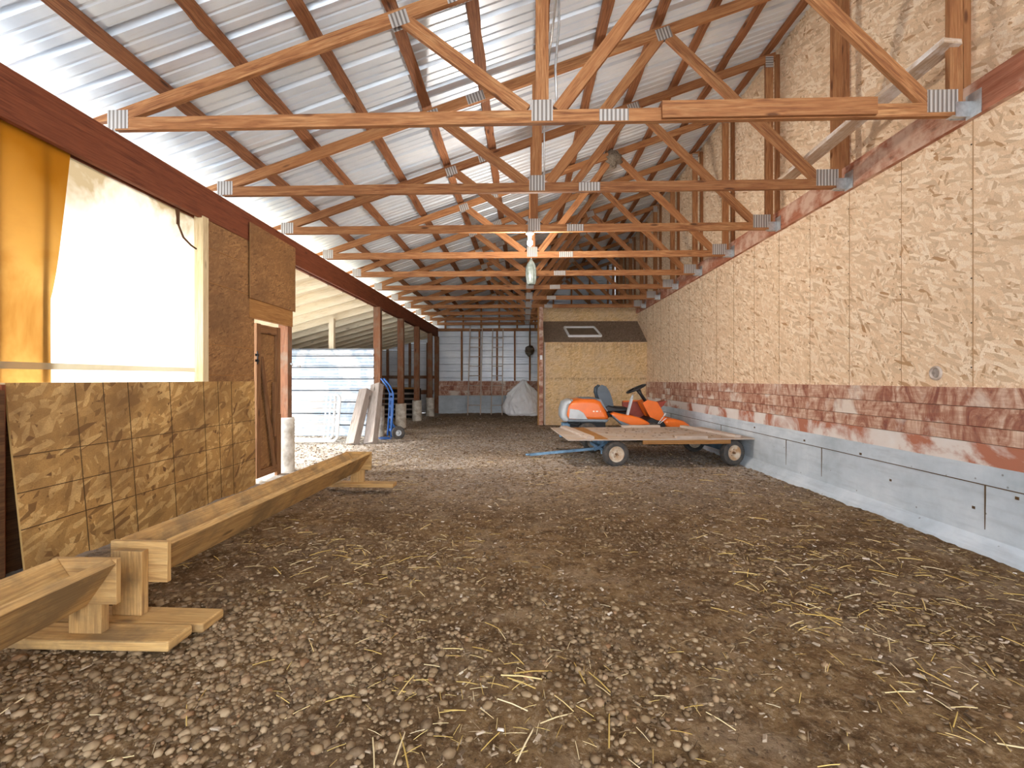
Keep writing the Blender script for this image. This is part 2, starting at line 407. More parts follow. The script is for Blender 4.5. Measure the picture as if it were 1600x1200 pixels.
M['film_amber'] = film('amber_film', (.64, .38, .11), .5, (.44, .21, .045), (.52, .22, .02))
M['band'] = film('band_cloth', (.50, .44, .32), .5)
M['sack'] = plain('woven_sack', (.93, .93, .94), .35, var=.06)
M['bundle'] = plain('plastic_bundle', (.11, .14, .125), .35, var=.5, vscale=14, dark=(.26, .29, .27))
t = NT('bulb_glow'); em = t.n('ShaderNodeEmission'); em.inputs[0].default_value = (1, .87, .62, 1); em.inputs[1].default_value = 60; t.l(em.outputs[0], t.out.inputs[0]); M['bulb'] = t.m

# ------------------------------------------------------------------ dimensions
XL, XR, YE, Y0 = -2.845, 3.017, 16.0, -3.0
ZC = 2.88                    # underside of the trusses
T0, TS, NTR = 3.316, 1.2156, 11
def z_roof(x): return 5.06 - .333*(XR - x)

# ------------------------------------------------------------------ ground
def ground_z(x, y):
    return .075*math.exp(-((x+2.1)**2/1.2+(y-2.0)**2/1.3)) + .018*math.sin(x*1.7+y*.6)*math.sin(y*.9-x*.4) + .008*math.sin(x*5.1+1)*math.sin(y*4.3)
from mathutils import noise as mn
NX, NY = 340, 620
gx = np.linspace(-6.2, XR+.05, NX); gy = np.linspace(-1.2, YE+.1, NY)
vv = []
for j in range(NY):
    for i in range(NX):
        x, y = gx[i], gy[j]
        vv.append((x, y, ground_z(x, y) + .014*mn.noise((x*3.1, y*3.1, 0)) + .010*mn.noise((x*9, y*9, 3)) + .011*mn.noise((x*19, y*19, 5))))
g = MB(); g.v = vv
for j in range(NY-1):
    for i in range(NX-1):
        a = j*NX+i; g.f.append([a, a+1, a+NX+1, a+NX]); g.mi.append(0); g.sm.append(True); g.uv.extend([(0, 0)]*4)
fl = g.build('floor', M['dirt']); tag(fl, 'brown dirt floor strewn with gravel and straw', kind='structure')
g = MB(); g.quad((-60, -40, -.03), (-2.9, -40, -.03), (-2.9, 60, -.03), (-60, 60, -.03)); g.quad((-2.9, -40, -.03), (60, -40, -.03), (60, -1.1, -.03), (-2.9, -1.1, -.03))
tag(g.build('ground', M['outer']), 'pale gravel ground outside the barn', kind='structure')

# ------------------------------------------------------------------ walls
def seams(mb, x, ys, z0, z1, w=.006, mi=1):
    for y in ys: mb.box((x, y, (z0+z1)/2), (.003, w*(1 if int(round(y*7)) % 3 else .5), z1-z0), mi=mi)
def sheet_x(mb, x, y0, y1, z0, z1, thick=.012, mi=0, flip=1):
    """sheet in the plane x = const, UV in metres along the wall"""
    b = len(mb.v)
    for xx in (x, x+thick*flip):
        mb.v += [(xx, y0, z0), (xx, y1, z0), (xx, y1, z1), (xx, y0, z1)]
    U = [(y0, z0), (y1, z0), (y1, z1), (y0, z1)]
    mb.face([b, b+1, b+2, b+3], U, mi); mb.face([b+7, b+6, b+5, b+4], U[::-1], mi)
    for i in range(4):
        j = (i+1) % 4; mb.face([b+j, b+i, b+4+i, b+4+j], [(0, 0)]*4, mi)
w = MB(); sheet_x(w, XR, Y0, YE, 1.066, 2.90); sheet_x(w, XR+.03, Y0, YE, 2.90, 5.15)
q0 = 3.317-.61*9
seams(w, XR-.0015, [q0+.61*k for k in range(0, 31)], 1.07, 2.87, .005)
for k in range(31):
    y = q0+.61*k
    for z in np.arange(1.2, 2.85, .3): w.box((XR-.002, y+.012, z), (.003, .008, .008), mi=2)
wr = w.build('wall_right', [M['osb_right'], M['gap'], M['black']]); tag(wr, kind='structure')
w = MB()
for k in range(-2, 14):
    y = T0+TS*k+.07
    w.box((XR-.004+.012, y, 3.98), (.05, .04, 2.0))
    w.box((XR+.028, y+.032, 3.98), (.004, .02, 2.0), mi=1)
w.build('wall_stud', [M['truss'], M['black']], wr)
# hole in the right wall, ringed with foam
w = MB(); w.lathe((XR-.002, 3.605, 1.165), (-1, 0, 0), [(.034, 0), (.040, .012), (.050, .010), (.054, 0)], 18)
w.lathe((XR-.001, 3.605, 1.165), (-1, 0, 0), [(.0, .006), (.034, .002)], 18, mi=1)
w.build('hole', [M['cleat'], M['grey']], wr)['label'] = 'small round hole with pale foam around its rim'
w = MB()
for i, (za, zb) in enumerate(((.56, .700), (.704, .806), (.810, .936), (.940, 1.066))):
    w.box((XR-.010, (Y0+YE)/2, (za+zb)/2), (.030 if i else .022, YE-Y0, zb-za), mi=0 if i else 1)
w.box((XR+.015, (Y0+YE)/2, .81), (.016, YE-Y0, .52), mi=2)
w.build('plank_band', [M['planks'], M['smear'], M['beam']], wr)['label'] = 'red-brown stained planks with white lime smears'
w = MB(); b = len(w.v)
prof = [(XR+.02, -.1), (XR-.16, -.1), (XR-.11, .03), (XR-.035, .10), (XR-.028, .44), (XR-.022, .56), (XR+.02, .56)]
ys = np.arange(Y0, YE+.01, .19)
for j, y in enumerate(ys):
    for (x, z) in prof:
        k = mn.noise((0, y*2.3, z*3)); w.v.append((x + (.035*k if z < .06 else 0), y, z))
n_ = len(prof)
acc = [0]
for i in range(n_-1): acc.append(acc[-1]+math.hypot(prof[i+1][0]-prof[i][0], prof[i+1][1]-prof[i][1]))
for j in range(len(ys)-1):
    for i in range(n_-1):
        w.face([j*n_+i, (j+1)*n_+i, (j+1)*n_+i+1, j*n_+i+1], [(ys[j], acc[i]), (ys[j+1], acc[i]), (ys[j+1], acc[i+1]), (ys[j], acc[i+1])], 0)
w.box((XR-.029, (Y0+YE)/2, .435), (.004, YE-Y0, .006), mi=1)
for y in (3.2, 4.9, 5.55, 7.34, 9.8): w.box((XR-.032, y, .27), (.004, .007, .33), mi=1)
for y, z in ((3.28, .27), (4.35, .46), (3.0, .40), (5.2, .47), (6.3, .50), (4.0, .30)): w.box((XR-.030, y, z), (.006, .022, .018), mi=1)
w.build('concrete_base', [M['concrete'], M['line']], wr)['label'] = 'pale grey concrete footing wall'

# end wall
def rib_sheet(mb, p0, du, dv, L, H, pitch, depth, nrm, mi=0):
    """ribbed metal: ribs run along du, repeat along dv"""
    p0 = Vector(p0); du = Vector(du); dv = Vector(dv); nrm = Vector(nrm); b0 = len(mb.v)
    prof = []; v = 0.0
    while v < H:
        for fr, dd in ((0, 0), (.07, 1), (.13, 1), (.20, 0), (.42, 0), (.45, .22), (.49, .22), (.52, 0), (.72, 0), (.75, .22), (.79, .22), (.82, 0)):
            if v+fr*pitch <= H: prof.append((v+fr*pitch, dd*depth))
        v += pitch
    prof.append((H, 0))
    for (v, d) in prof:
        for u in (0, L): mb.v.append(tuple(p0+du*u+dv*v+nrm*d))
    for i in range(len(prof)-1):
        a = b0+i*2; mb.face([a, a+1, a+3, a+2], [(0, prof[i][0]), (L, prof[i][0]), (L, prof[i+1][0]), (0, prof[i+1][0])], mi)
w = MB(); rib_sheet(w, (-5.8, YE+.04, 0), (1, 0, 0), (0, 0, 1), 9.0, 5.2, .23, .016, (0, -1, 0))
we = w.build('wall_back', M['metalwall']); tag(we, kind='structure')
w = MB(); w.box(((XL+.5)/2, YE-.07, .29), (.5-XL, .16, .60)); w.build('concrete_base', M['concrete'], we)
w = MB()
for i in range(3): w.box(((XL+.5)/2, YE-.045, .67+.16*i), (.5-XL, .10, .155))
w.build('plank_band', M['planks'], we)
w = MB()
w.box(((XL+.5)/2, YE-.03, 2.78), (.5-XL, .10, .09))
for x in (-2.05, -1.46, -.87, -.28, .22): w.box((x, YE-.03, 1.92), (.055, .10, 1.68))
for x in np.arange(-2.6, 3.0, .6): w.box((x, YE-.03, (2.83+z_roof(x)-.1)/2), (.05, .09, z_roof(x)-.1-2.83))
w.build('wall_stud', M['truss'], we)
w = MB()
for x in (-5.3, -4.55, -3.8, -3.2): w.box((x, YE-.02, 1.2), (.07, .08, 2.3))
w.box((-4.2, YE-.08, 1.20), (2.6, .04, .10)); w.box((-4.3, YE-.08, .70), (2.6, .05, .14))
w.build('wall_girt', M['post'], we)

# left wall: boarded part beside and above the window, panel next the door
w = MB(); sheet_x(w, XL, 4.245, 4.99, 1.10, 2.56, flip=-1); sheet_x(w, XL, 4.94, 4.99, 0, 1.10, flip=-1)
for z in (1.16, 1.44, 2.0, 2.31): w.box((XL+.002, 4.61, z), (.004, .74, .006), mi=1)
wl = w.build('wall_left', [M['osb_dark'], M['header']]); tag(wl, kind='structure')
w = MB(); sheet_x(w, XL-.02, Y0, 1.6, 0, 2.56, flip=-1); sheet_x(w, XL-.03, 1.6, 4.95, 0, 1.085, flip=-1)
w.build('boarding', M['darkply'], wl)
w = MB(); sheet_x(w, XL+.05, 1.3, 2.50, 0.0, 1.06, .012, flip=-1)
w.build('dark_panel', M['darkply'], wl)['label'] = 'dark brown plywood panel'
w = MB(); w.box((XL+.0, 2.512, .54), (.06, .02, 1.1), mi=0); w.box((XL-.02, 2.50, .55), (.04, .05, 1.1), mi=1); w.build('edge_board', [M['beam'], M['black']], wl)
# the half-height sheet leaning slightly into the barn
sh = MB(); yA, yB = 2.535, 4.975; z1 = 1.10
TLp, TRp, BLp, BRp = Vector((XL+.012, yA, z1)), Vector((XL+.012, yB, z1)), Vector((XL+.105, yA+.03, -.03)), Vector((XL+.025, yB, -.03))
def shp(u, v): return (TLp*(1-u)+TRp*u)*(1-v) + (BLp*(1-u)+BRp*u)*v
N = 12; b = len(sh.v)
for dx in (0, -.012):
    for j in range(N+1):
        for i in range(N+1):
            p = shp(i/N, j/N); sh.v.append((p.x+dx, p.y, p.z))
K = (N+1)*(N+1)
for j in range(N):
    for i in range(N):
        a = j*(N+1)+i; U = [(i/N*2.44, -j/N*1.13), ((i+1)/N*2.44, -j/N*1.13), ((i+1)/N*2.44, -(j+1)/N*1.13), (i/N*2.44, -(j+1)/N*1.13)]
        sh.face([a, a+1, a+N+2, a+N+1], U); sh.face([K+a, K+a+N+1, K+a+N+2, K+a+1], [U[0], U[3], U[2], U[1]])
for i in range(N):
    sh.face([i, K+i, K+i+1, i+1], [(0, 0)]*4); a = i*(N+1); sh.face([a, a+N+1, K+a+N+1, K+a], [(0, 0)]*4)
def shline(u0, v0, u1, v1):
    a, c = shp(u0, v0), shp(u1, v1); sh.beam((a.x+.001, a.y, a.z), (c.x+.001, c.y, c.z), .0045, .003, up=(1, 0, 0), mi=1)
for v in (.406/1.13, .61/1.13, .813/1.13): shline(0, v, 1, v)
for k in (2, 3, 4, 6, 8, 9, 10): shline(k*.2032/2.44, 0, k*.2032/2.44, 1)
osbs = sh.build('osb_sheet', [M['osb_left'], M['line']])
tag(osbs, 'half-height golden strand board sheet with printed grid lines, under the tarp window', 'board')

# inner storage room at the back right
RX, RY = .52, 11.8
w = MB()
def sheet_y(mb, y, x0, x1, z0, z1, mi=0, thick=.012):
    b = len(mb.v)
    for yy in (y, y+thick): mb.v += [(x0, yy, z0), (x1, yy, z0), (x1, yy, z1), (x0, yy, z1)]
    U = [(x0, z0), (x1, z0), (x1, z1), (x0, z1)]
    mb.face([b, b+1, b+2, b+3], U, mi); mb.face([b+7, b+6, b+5, b+4], U[::-1], mi)
    for i in range(4):
        j = (i+1) % 4; mb.face([b+j, b+i, b+4+i, b+4+j], [(0, 0)]*4, mi)
sheet_y(w, RY, RX, XR, 0, 2.03)
for x in (1.17, 1.75, 2.4): w.box((x, RY-.001, 1.02), (.006, .003, 2.0), mi=1)
ws = w.build('wall_storage_room', [M['osb_room'], M['gap']]); tag(ws, kind='structure')
w = MB(); sl = Vector((0, 1.05, .63))
w.quad((RX, RY-.03, 2.01), (XR, RY-.03, 2.01), (XR, RY+1.02, 2.66), (RX, RY+1.02, 2.66))
w.quad((RX, RY-.03, 2.03), (RX, RY+1.02, 2.68), (XR, RY+1.02, 2.68), (XR, RY-.03, 2.03))
w.box(((RX+XR)/2, RY-.028, 2.02), (XR-RX, .012, .024), mi=1)
w.build('sloped_roof', [M['dusty'], M['osb_room']], ws)['label'] = 'sloped dusty brown roof panel'
w = MB(); sheet_y(w, RY+1.0, RX, XR, 2.62, 3.02); w.build('upper_panel', M['osb_room'], ws)
w = MB(); w.v += [(RX, RY, 0), (RX, YE, 0), (RX, YE, 2.9), (RX, RY+1.02, 2.9), (RX, RY+1.02, 2.66), (RX, RY, 2.02)]
w.face([0, 1, 2, 3, 4, 5], [(RY, 0), (YE, 0), (YE, 2.9), (RY+1, 2.9), (RY+1, 2.66), (RY, 2.0)]); w.build('side_panel', M['osb_room'], ws)
w = MB(); w.box((RX+.01, RY-.02, 1.02), (.03, .03, 2.03)); w.build('corner_trim', M['cleat'], ws)
# framed screen on the sloped roof
sx0, sx1 = 1.14, 1.94
def slp(x, t_): return (x, RY-.03+1.05*t_, 2.035+.65*t_)
fr = MB()
u = Vector((0, 1.05, .65)).normalized(); nrm = Vector((0, -.65, 1.05)).normalized()
ca, cb = .22, .62
for (a, c) in ((slp(sx0, ca), slp(sx1, ca)), (slp(sx0-.08, cb), slp(sx1-.12, cb))):
    fr.beam(Vector(a)+nrm*.03, Vector(c)+nrm*.03, .04, .05, up=nrm)
fr.beam(Vector(slp(sx0, ca))+nrm*.03, Vector(slp(sx0-.08, cb))+nrm*.03, .04, .05, up=nrm)
fr.beam(Vector(slp(sx1, ca))+nrm*.03, Vector(slp(sx1-.12, cb))+nrm*.03, .04, .05, up=nrm)
sc = empty('window_screen', slp(sx0, ca), 0, 'white framed screen lying on the sloped roof of the storage room', 'window screen')
o = fr.build('frame', M['white'], sc); o.location = -Vector(slp(sx0, ca))
fr = MB(); fr.quad(Vector(slp(sx0, ca))+nrm*.02, Vector(slp(sx1, ca))+nrm*.02, Vector(slp(sx1-.12, cb))+nrm*.02, Vector(slp(sx0-.08, cb))+nrm*.02)
o = fr.build('screen_cloth', M['mesh'], sc); o.location = -Vector(slp(sx0, ca))
# debris on the sloped roof
db = MB()
for k in range(420):
    t_ = rnd.random()**2.2; x = rnd.uniform(RX+.05, XR-.05); x = x if rnd.random() < .3 else 1.8+rnd.random()*1.2
    if sx0-.1 < x < sx1+.05 and ca-.05 < t_ < cb+.05: continue
    p = Vector(slp(x, t_))+nrm*.012; s_ = rnd.uniform(.004, .014)
    d = Vector((rnd.uniform(-1, 1), rnd.uniform(-1, 1), rnd.uniform(-.4, .4))).normalized()
    db.beam(p-d*s_*1.4, p+d*s_*1.4, s_*.7, s_*.6)
tag(db.build('shavings', M['chip']), 'pale shavings scattered over the sloped roof of the storage room', 'shavings', kind='stuff')

# ------------------------------------------------------------------ beam, ledger, posts
bm_ = MB(); 
for (ya, yb) in ((Y0, 1.3), (1.302, 5.4), (5.402, 9.4), (9.402, 12.9), (12.902, YE)): bm_.box((XL-.02, (ya+yb)/2, 2.7), (.04, yb-ya, .29))
bm_.box((XL-.10, (Y0+YE)/2, 2.70), (.04, YE-Y0, .28)); bm_.box((XL-.06, (Y0+YE)/2, 2.72), (.04, YE-Y0, .22))
tag(bm_.build('support_beam', M['beam']), 'long dark red-brown beam carrying the trusses along the open left side', 'beam')
lb = MB(); lb.box((XR-.02, (Y0+YE)/2, 2.972), (.04, YE-Y0, .225)); 
tag(lb.build('ledger_board', M['ledger']), 'pinkish brown ledger board along the strand board wall', 'beam')
posts = [(5.76, .12, 'door'), (9.40, .14, ''), (11.2, .14, ''), (12.9, .14, ''), (14.75, .14, ''), (15.9, .14, '')]
plabels = ['rough wooden post beside the small door, foot wrapped in white pipe',
           'wooden post behind the leaning grey timbers, foot in ribbed white pipe',
           'wooden post just behind the blue hand truck, foot in spotted white pipe',
           'third open-side post counted from the hand truck end, foot in white pipe',
           'wooden post before the end wall corner, foot in torn white pipe',
           'corner post where the main beam meets the end wall']
plabels[3] = 'wooden post midway between the blue hand truck and the end wall, white piped foot'
for k, ((y, wd, nm), lab) in enumerate(zip(posts, plabels)):
    e = empty('support_post', (XL-.03, y, 0), 0, lab, 'post')
    p = MB(); p.box((0, 0, 1.275), (wd, wd*.85, 2.55)); bevel(p.build('timber', M['post'], e), .006)
    if k == 0:
        e.location.x = XL-.055
        pf = [(.105, -.02), (.108, .2), (.106, .42), (.108, .66), (.098, .66), (.096, -.02)]
    elif k < 5: pf = [(.125, -.02), (.122, .3), (.13, .57), (.12, .57), (.115, -.02)]
    if k < 5:
        s_ = MB(); pts = []
        z = -.02; top = .66 if k == 0 else (.56 if k != 1 else .60)
        while z < top: pts += [((.106 if k == 0 else .126)+(.003 if int(z*50) % 2 else 0), z)]; z += .02
        rr = pts[-1][0]; pts += [(rr-.008, top), (rr-.012, 0)]
        s_.lathe((0, 0, 0), (0, 0, 1), pts, 28)
        s_.build('pipe_sleeve', M['sleeve'], e)['label'] = 'dirty white plastic pipe'
        if k == 1:
            s_ = MB(); s_.box((-.01, -.02, .66), (.17, .15, .14)); s_.build('block', M['grey'], e)
p = MB(); p.box((0, 0, 1.45), (.10, .10, 2.9)); p.box((-.07, -.02, 1.45), (.035, .05, 2.9), mi=1)
cp = p.build('corner_post', [M['planks'], M['header']], None, (RX-.08, RY+.05, 0)); tag(cp, 'reddish post at the left corner of the storage room, switch box on it', 'post')
p = MB(); p.box((0, 0, 0), (.06, .03, .11)); sw = p.build('switch_box', M['white'], cp, (-.0, -.07, 1.66)); bevel(sw, .006)

# ------------------------------------------------------------------ trusses
def zt(x): return ZC+.089+.333*(x+2.75)        # underside of the top chord
th = .038
def make_truss():
    root = empty('roof_truss', (0, T0, 0))
    q = MB(); q.box((.02, 0, ZC+.0445), (5.80, th, .089)); q.build('bottom_chord', M['truss'], root)
    # heel cut: top chord starts as a wedge on the bottom chord
    q = MB(); a = math.atan(.333); h = .089/math.cos(a)
    poly = [(-3.05, ZC+.055), (-2.75, zt(-2.75)-.0), (2.96, zt(2.96)), (2.96, zt(2.96)+h), (-3.05, zt(-3.05)+h)]
    b = len(q.v)
    for y in (-th/2, th/2):
        for (x, z) in poly: q.v.append((x, y, z))
    off = rnd.random()*20
    U = [(x+off, z-.333*x) for (x, z) in poly]
    q.face([0, 1, 2, 3, 4], U); q.face([9, 8, 7, 6, 5], U[::-1])
    for i in range(5):
        j = (i+1) % 5; q.face([j, i, 5+i, 5+j], [(poly[j][0]+off, 0), (poly[i][0]+off, 0), (poly[i][0]+off, th), (poly[j][0]+off, th)])
    q.build('top_chord', M['truss'], root)
    zb = ZC+.089
    for k, (x0, z0, x1, z1) in enumerate(((.02, zb, -.82, zt(-.82)), (.24, zb, 1.28, zt(1.28)), (1.36, zt(1.30), 2.72, zb))):
        q = MB(); d = Vector((x1-x0, 0, z1-z0)).normalized()*.02
        q.beam((x0-d.x*0, 0, z0-.0), (x1, 0, z1), th-.002, .089, up=(0, 0, 1) if abs(x1-x0) > .5 else (1, 0, 0)); q.build('web', M['truss'], root)
    q = MB(); q.box((.13, 0, (zb+zt(.13))/2), (.089, th-.002, zt(.13)-zb)); q.build('king_post', M['truss'], root)
    q = MB(); q.box((2.89, 0, (zb+zt(2.85))/2), (.085, th-.002, zt(2.85)-zb)); q.build('end_web', M['truss'], root)
    for (x, z, w_, h_, ang) in ((-2.86, ZC+.075, .15, .13, 0), (.13, ZC+.085, .145, .144, 0), (.62, ZC+.045, .20, .08, 0), (-.45, zt(-.45)+.045, .17, .09, a), (-.86, zt(-.86)+.02, .13, .10, a),
                           (1.31, zt(1.31)+.02, .14, .11, a), (2.80, ZC+.10, .20, .15, 0), (2.89, zt(2.89)+.0, .09, .13, 0)):
        q = MB(); rot = Matrix.Rotation(-ang, 3, 'Y')
        for sy in (-1, 1): q.box((0, sy*(th/2+.001), 0), (w_, .002, h_))
        o = q.build('nail_plate', M['plate'], root, (x, 0, z)); o.rotation_euler = (0, -ang, 0)
        o['label'] = 'grey ridged steel plate'
    q = MB(); q.box((2.925, 0, ZC-.002), (.13, .05, .004)); q.box((2.972, -.05, ZC+.055), (.004, .11, .16)); q.box((2.93, -.024, ZC+.04), (.10, .004, .10)); q.box((2.93, .024, ZC+.04), (.10, .004, .10))
    q.build('joist_hanger', M['steel'], root)['label'] = 'galvanised joist hanger'
    return root
tr = make_truss()
ordn = ['frontmost roof truss with a second board lapped onto its bottom chord', 'second roof truss, whose bottom chord carries the lower end of the whitewashed brace',
        'third roof truss from the front, bare bulb hanging under it', 'fourth roof truss from the front, grey-green plastic bundle hanging under it',
        'fifth roof truss, next behind the one with the hanging bundle', 'sixth roof truss, second behind the one with the hanging bundle',
        'seventh roof truss, two in front of the one nearest the storage room front', 'eighth roof truss, standing right above the storage room front wall',
        'ninth roof truss, over the sloped roof of the storage room', 'tenth roof truss, second from the metal end wall', 'last roof truss, directly before the metal end wall']
ordn[6] = 'seventh roof truss from the front, just before the storage room'
trusses = [tr]
for k in range(1, NTR): trusses.append(copy_tree(tr, None, (0, T0+TS*k, 0)))
for k, (o, l_) in enumerate(zip(trusses, ordn)): tag(o, l_, 'roof truss', 'roof trusses over the barn')
q = MB(); q.box((1.65, -.03, ZC+.065), (1.42, .030, .115)); q.build('lapped_board', M['truss'], trusses[0])['label'] = 'extra board lapped on the chord'
# loose things on the trusses
q = MB(); q.beam((2.84, T0-.05, 3.36), (2.60, T0+1.62, 3.10), .135, .036)
tag(q.build('brace_board', M['whitewash']), 'whitewashed board slanting between the first two trusses by the right wall', 'board')
q = MB(); q.tube([(.235, T0+.05, 3.0), (.225, T0+.05, 3.3), (.25, T0+.05, 3.6), (.25, T0+.05, 4.0)], .009); q.tube([(.20, T0+TS+.03, 3.0), (.20, T0+TS+.03, 3.9)], .008)
q.tube([(.25, T0+.05, 3.95), (.22, T0+TS+.03, 3.95)], .009)
tag(q.build('conduit', M['steel']), 'grey electrical conduit running down the king posts of the first trusses', 'conduit')
q = MB(); bm2 = []
def blob(mb, c, rx, ry, rz, n=14, m_=10, amp=.2, sc_=6.0, seed=0.0, mi=0):
    b = len(mb.v)
    for j in range(m_+1):
        ph = math.pi*j/m_
        for i in range(n):
            a = 2*math.pi*i/n; d = Vector((math.sin(ph)*math.cos(a), math.sin(ph)*math.sin(a), math.cos(ph)))
            k = 1+amp*mn.noise(d*sc_*.3+Vector((seed, seed*2, 0)))*2
            mb.v.append((c[0]+d.x*rx*k, c[1]+d.y*ry*k, c[2]+d.z*rz*k))
    for j in range(m_):
        for i in range(n):
            i2 = (i+1) % n; mb.face([b+j*n+i, b+(j+1)*n+i, b+(j+1)*n+i2, b+j*n+i2], [(i/n, j/m_)]*4, mi, True)
blob(q, (1.30, T0+TS*3-.03, zt(1.3)-.03), .10, .07, .11, amp=.35, sc_=9)
tag(q.build('bird_nest', M['nest']), 'lumpy mud nest stuck to a joint of the fourth truss', 'nest')

# bulb
e = empty('light_bulb', (.08, T0+TS*2, ZC), 0, 'bare glowing bulb hanging from the third truss', 'light bulb')
q = MB(); q.lathe((0, 0, -.0), (0, 0, -1), [(.0, 0), (.045, 0), (.05, .02), (.028, .035), (.022, .075), (0, .075)], 20); q.build('lamp_holder', M['white'], e)
q = MB(); q.lathe((0, 0, -.07), (0, 0, -1), [(.012, 0), (.016, .012), (.030, .04), (.033, .06), (.026, .085), (.012, .097), (0, .099)], 20); q.build('bulb', M['bulb'], e)
pl = bpy.data.lights.new('bulb_light', 'POINT'); pl.energy = 75; pl.color = (1, .90, .80); pl.shadow_soft_size = .04
po = bpy.data.objects.new('bulb_light', pl); col.objects.link(po); po.parent = e; po.location = (0, 0, -.20)
# hanging bundle
e = empty('plastic_bundle', (.115, T0+TS*3, ZC-.01), 0, 'crumpled grey-green plastic bundle hanging under the fourth truss', 'bundle')
q = MB(); b = 0; n = 26; pf = [(.012, 0), (.022, -.03), (.05, -.07), (.066, -.13), (.072, -.20), (.070, -.27), (.062, -.33), (.052, -.37), (.045, -.375), (.03, -.36), (0, -.35)]
for (r, z) in pf:
    for i in range(n):
        a = 2*math.pi*i/n; k = 1+.16*math.sin(a*7+z*9)+.12*mn.noise((math.cos(a)*2, math.sin(a)*2, z*7)); q.v.append((r*k*math.cos(a), r*k*math.sin(a), z))
for j in range(len(pf)-1):
    for i in range(n):
        i2 = (i+1) % n; q.face([j*n+i, j*n+i2, (j+1)*n+i2, (j+1)*n+i], [(0, 0)]*4, 0, True)
q.build('bag', M['bundle'], e)
q = MB(); q.tube([(0, 0, .06), (.004, 0, -.01)], .006); q.build('tie', M['white'], e)

# ------------------------------------------------------------------ purlins and roof sheets
pxs = [-2.55+.543*k for k in range(11)]
lab_p = {0: 'roof purlin nearest the open left side'}
for k, x in enumerate(pxs):
    x = min(x, 2.93)
    zc = z_roof(x)-.024; q = MB(); L = YE-Y0; nseg = 150; b = 0
    # waney undersides: width and depth wander along the length
    rot = math.atan(.333); cx_, sz_ = math.cos(rot), math.sin(rot)
    for j in range(nseg+1):
        y = Y0+L*j/nseg; e1 = .012*mn.noise((k*3.3, y*4.2, 0))+.008*mn.noise((k, y*14, 0)); e2 = .012*mn.noise((k*3.3+9, y*4.2, 0))+.008*mn.noise((k, y*14, 8)); e3 = .008*mn.noise((k, y*9, 4))
        for (u_, v_) in ((-.045+e1, -.019+e3), (.045+e2, -.019+e3), (.045, .019), (-.045, .019)): q.v.append((x+u_*cx_-v_*sz_, y, zc+u_*sz_+v_*cx_))
    off = rnd.random()*30
    for j in range(nseg):
        for i, (ua, ub) in enumerate(((0, .09), (.09, .13), (.13, .22), (.22, .26))):
            i2 = (i+1) % 4; ya = L*j/nseg+off; yb = L*(j+1)/nseg+off
            q.face([j*4+i2, j*4+i, (j+1)*4+i, (j+1)*4+i2], [(ya, ub), (ya, ua), (yb, ua), (yb, ub)])
    names = ['nearest the open left side', 'second from the open left side', 'third from the open left side', 'fourth from the open left side', 'fifth from the open left side, left of the bulb',
             'directly above the hanging bulb', 'next to the right of the bulb', 'fourth from the tall right wall, counting away from it', 'third from the tall right wall', 'second from the tall right wall', 'against the tall right wall']
    names[7] = 'fourth from the tall right wall'
    tag(q.build('roof_purlin', M['purlin']), 'rough-edged roof purlin '+names[k], 'purlin', 'purlins under the metal roof')
q = MB(); a = math.atan(.333)
rib_sheet(q, (-3.35, Y0, z_roof(-3.35)), (math.cos(a), 0, math.sin(a)), (0, 1, 0), 6.45/math.cos(a), YE-Y0+.2, .305, .034, (-math.sin(a), 0, math.cos(a)))
for i in range(len(q.uv)): q.uv[i] = (q.uv[i][0], q.uv[i][1])
tag(q.build('ceiling', M['roof']), 'underside of the bare ribbed metal roof', kind='structure')

# ------------------------------------------------------------------ tarp window on the left
q = MB(); q.box((XL-.03, 4.20, 1.83), (.08, .075, 1.48)); fpost = q.build('window_1', M['pine']); tag(fpost, kind='structure')
q = MB(); q.box((XL-.03, 2.9, 1.085), (.08, 2.6, .03)); q.build('window_sill', M['pine'], fpost)
def wavy(x, ypts, z0, z1, amp, mat, name, parent=None, nz_=40, seed=0, ny=50):
    q = MB(); m_ = nz_+1
    for j in range(nz_+1):
        tz = j/nz_; z = z0+(z1-z0)*tz; ya, yb = ypts(tz)
        for i in range(ny+1):
            y = ya+(yb-ya)*i/ny; d = amp*(mn.noise((y*1.6+seed, z*.7, seed))+.5*mn.noise((y*5+seed+z, z*1.2, seed+4)))
            q.v.append((x+d, y, z))
    for j in range(nz_):
        for i in range(ny):
            a = j*(ny+1)+i; uv_ = [(q.v[t_][1], q.v[t_][2]) for t_ in (a, a+1, a+ny+2, a+ny+1)]
            q.face([a, a+1, a+ny+2, a+ny+1], uv_, 0, True)
    return q.build(name, mat, parent)
e = empty('tarp', (0, 0, 0), 0, 'milky plastic tarp glowing with daylight in the left wall opening', 'tarp')
e.location = (XL-.08, 3, 1.1)
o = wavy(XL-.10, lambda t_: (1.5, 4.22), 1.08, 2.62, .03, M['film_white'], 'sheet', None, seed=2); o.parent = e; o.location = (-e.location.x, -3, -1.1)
q = MB(); q.quad((XL-.055, 1.55, 1.175), (XL-.055, 4.15, 1.185), (XL-.055, 4.15, 1.222), (XL-.055, 1.55, 1.218)); o = q.build('hem_band', M['band'], None); o.parent = e; o.location = (-e.location.x, -3, -1.1)
e = empty('amber_sheet', (XL-.07, 2.5, 1.1), 0, 'amber translucent sheet covering the near end of the tarp window', 'plastic sheet')
def am(t_):
    return 1.55, (2.878 if t_ < .35 else 2.878+.125*((t_-.35)/.65)**.8)
o = wavy(XL-.075, am, 1.09, 2.60, .012, M['film_amber'], 'sheet', None, seed=5, ny=30); o.parent = e; o.location = (-e.location.x, -2.5, -1.1)
q = MB()
for y in (2.20, 2.575, 2.845): q.box((XL-.095, y, 1.85), (.02, .032, 1.5))
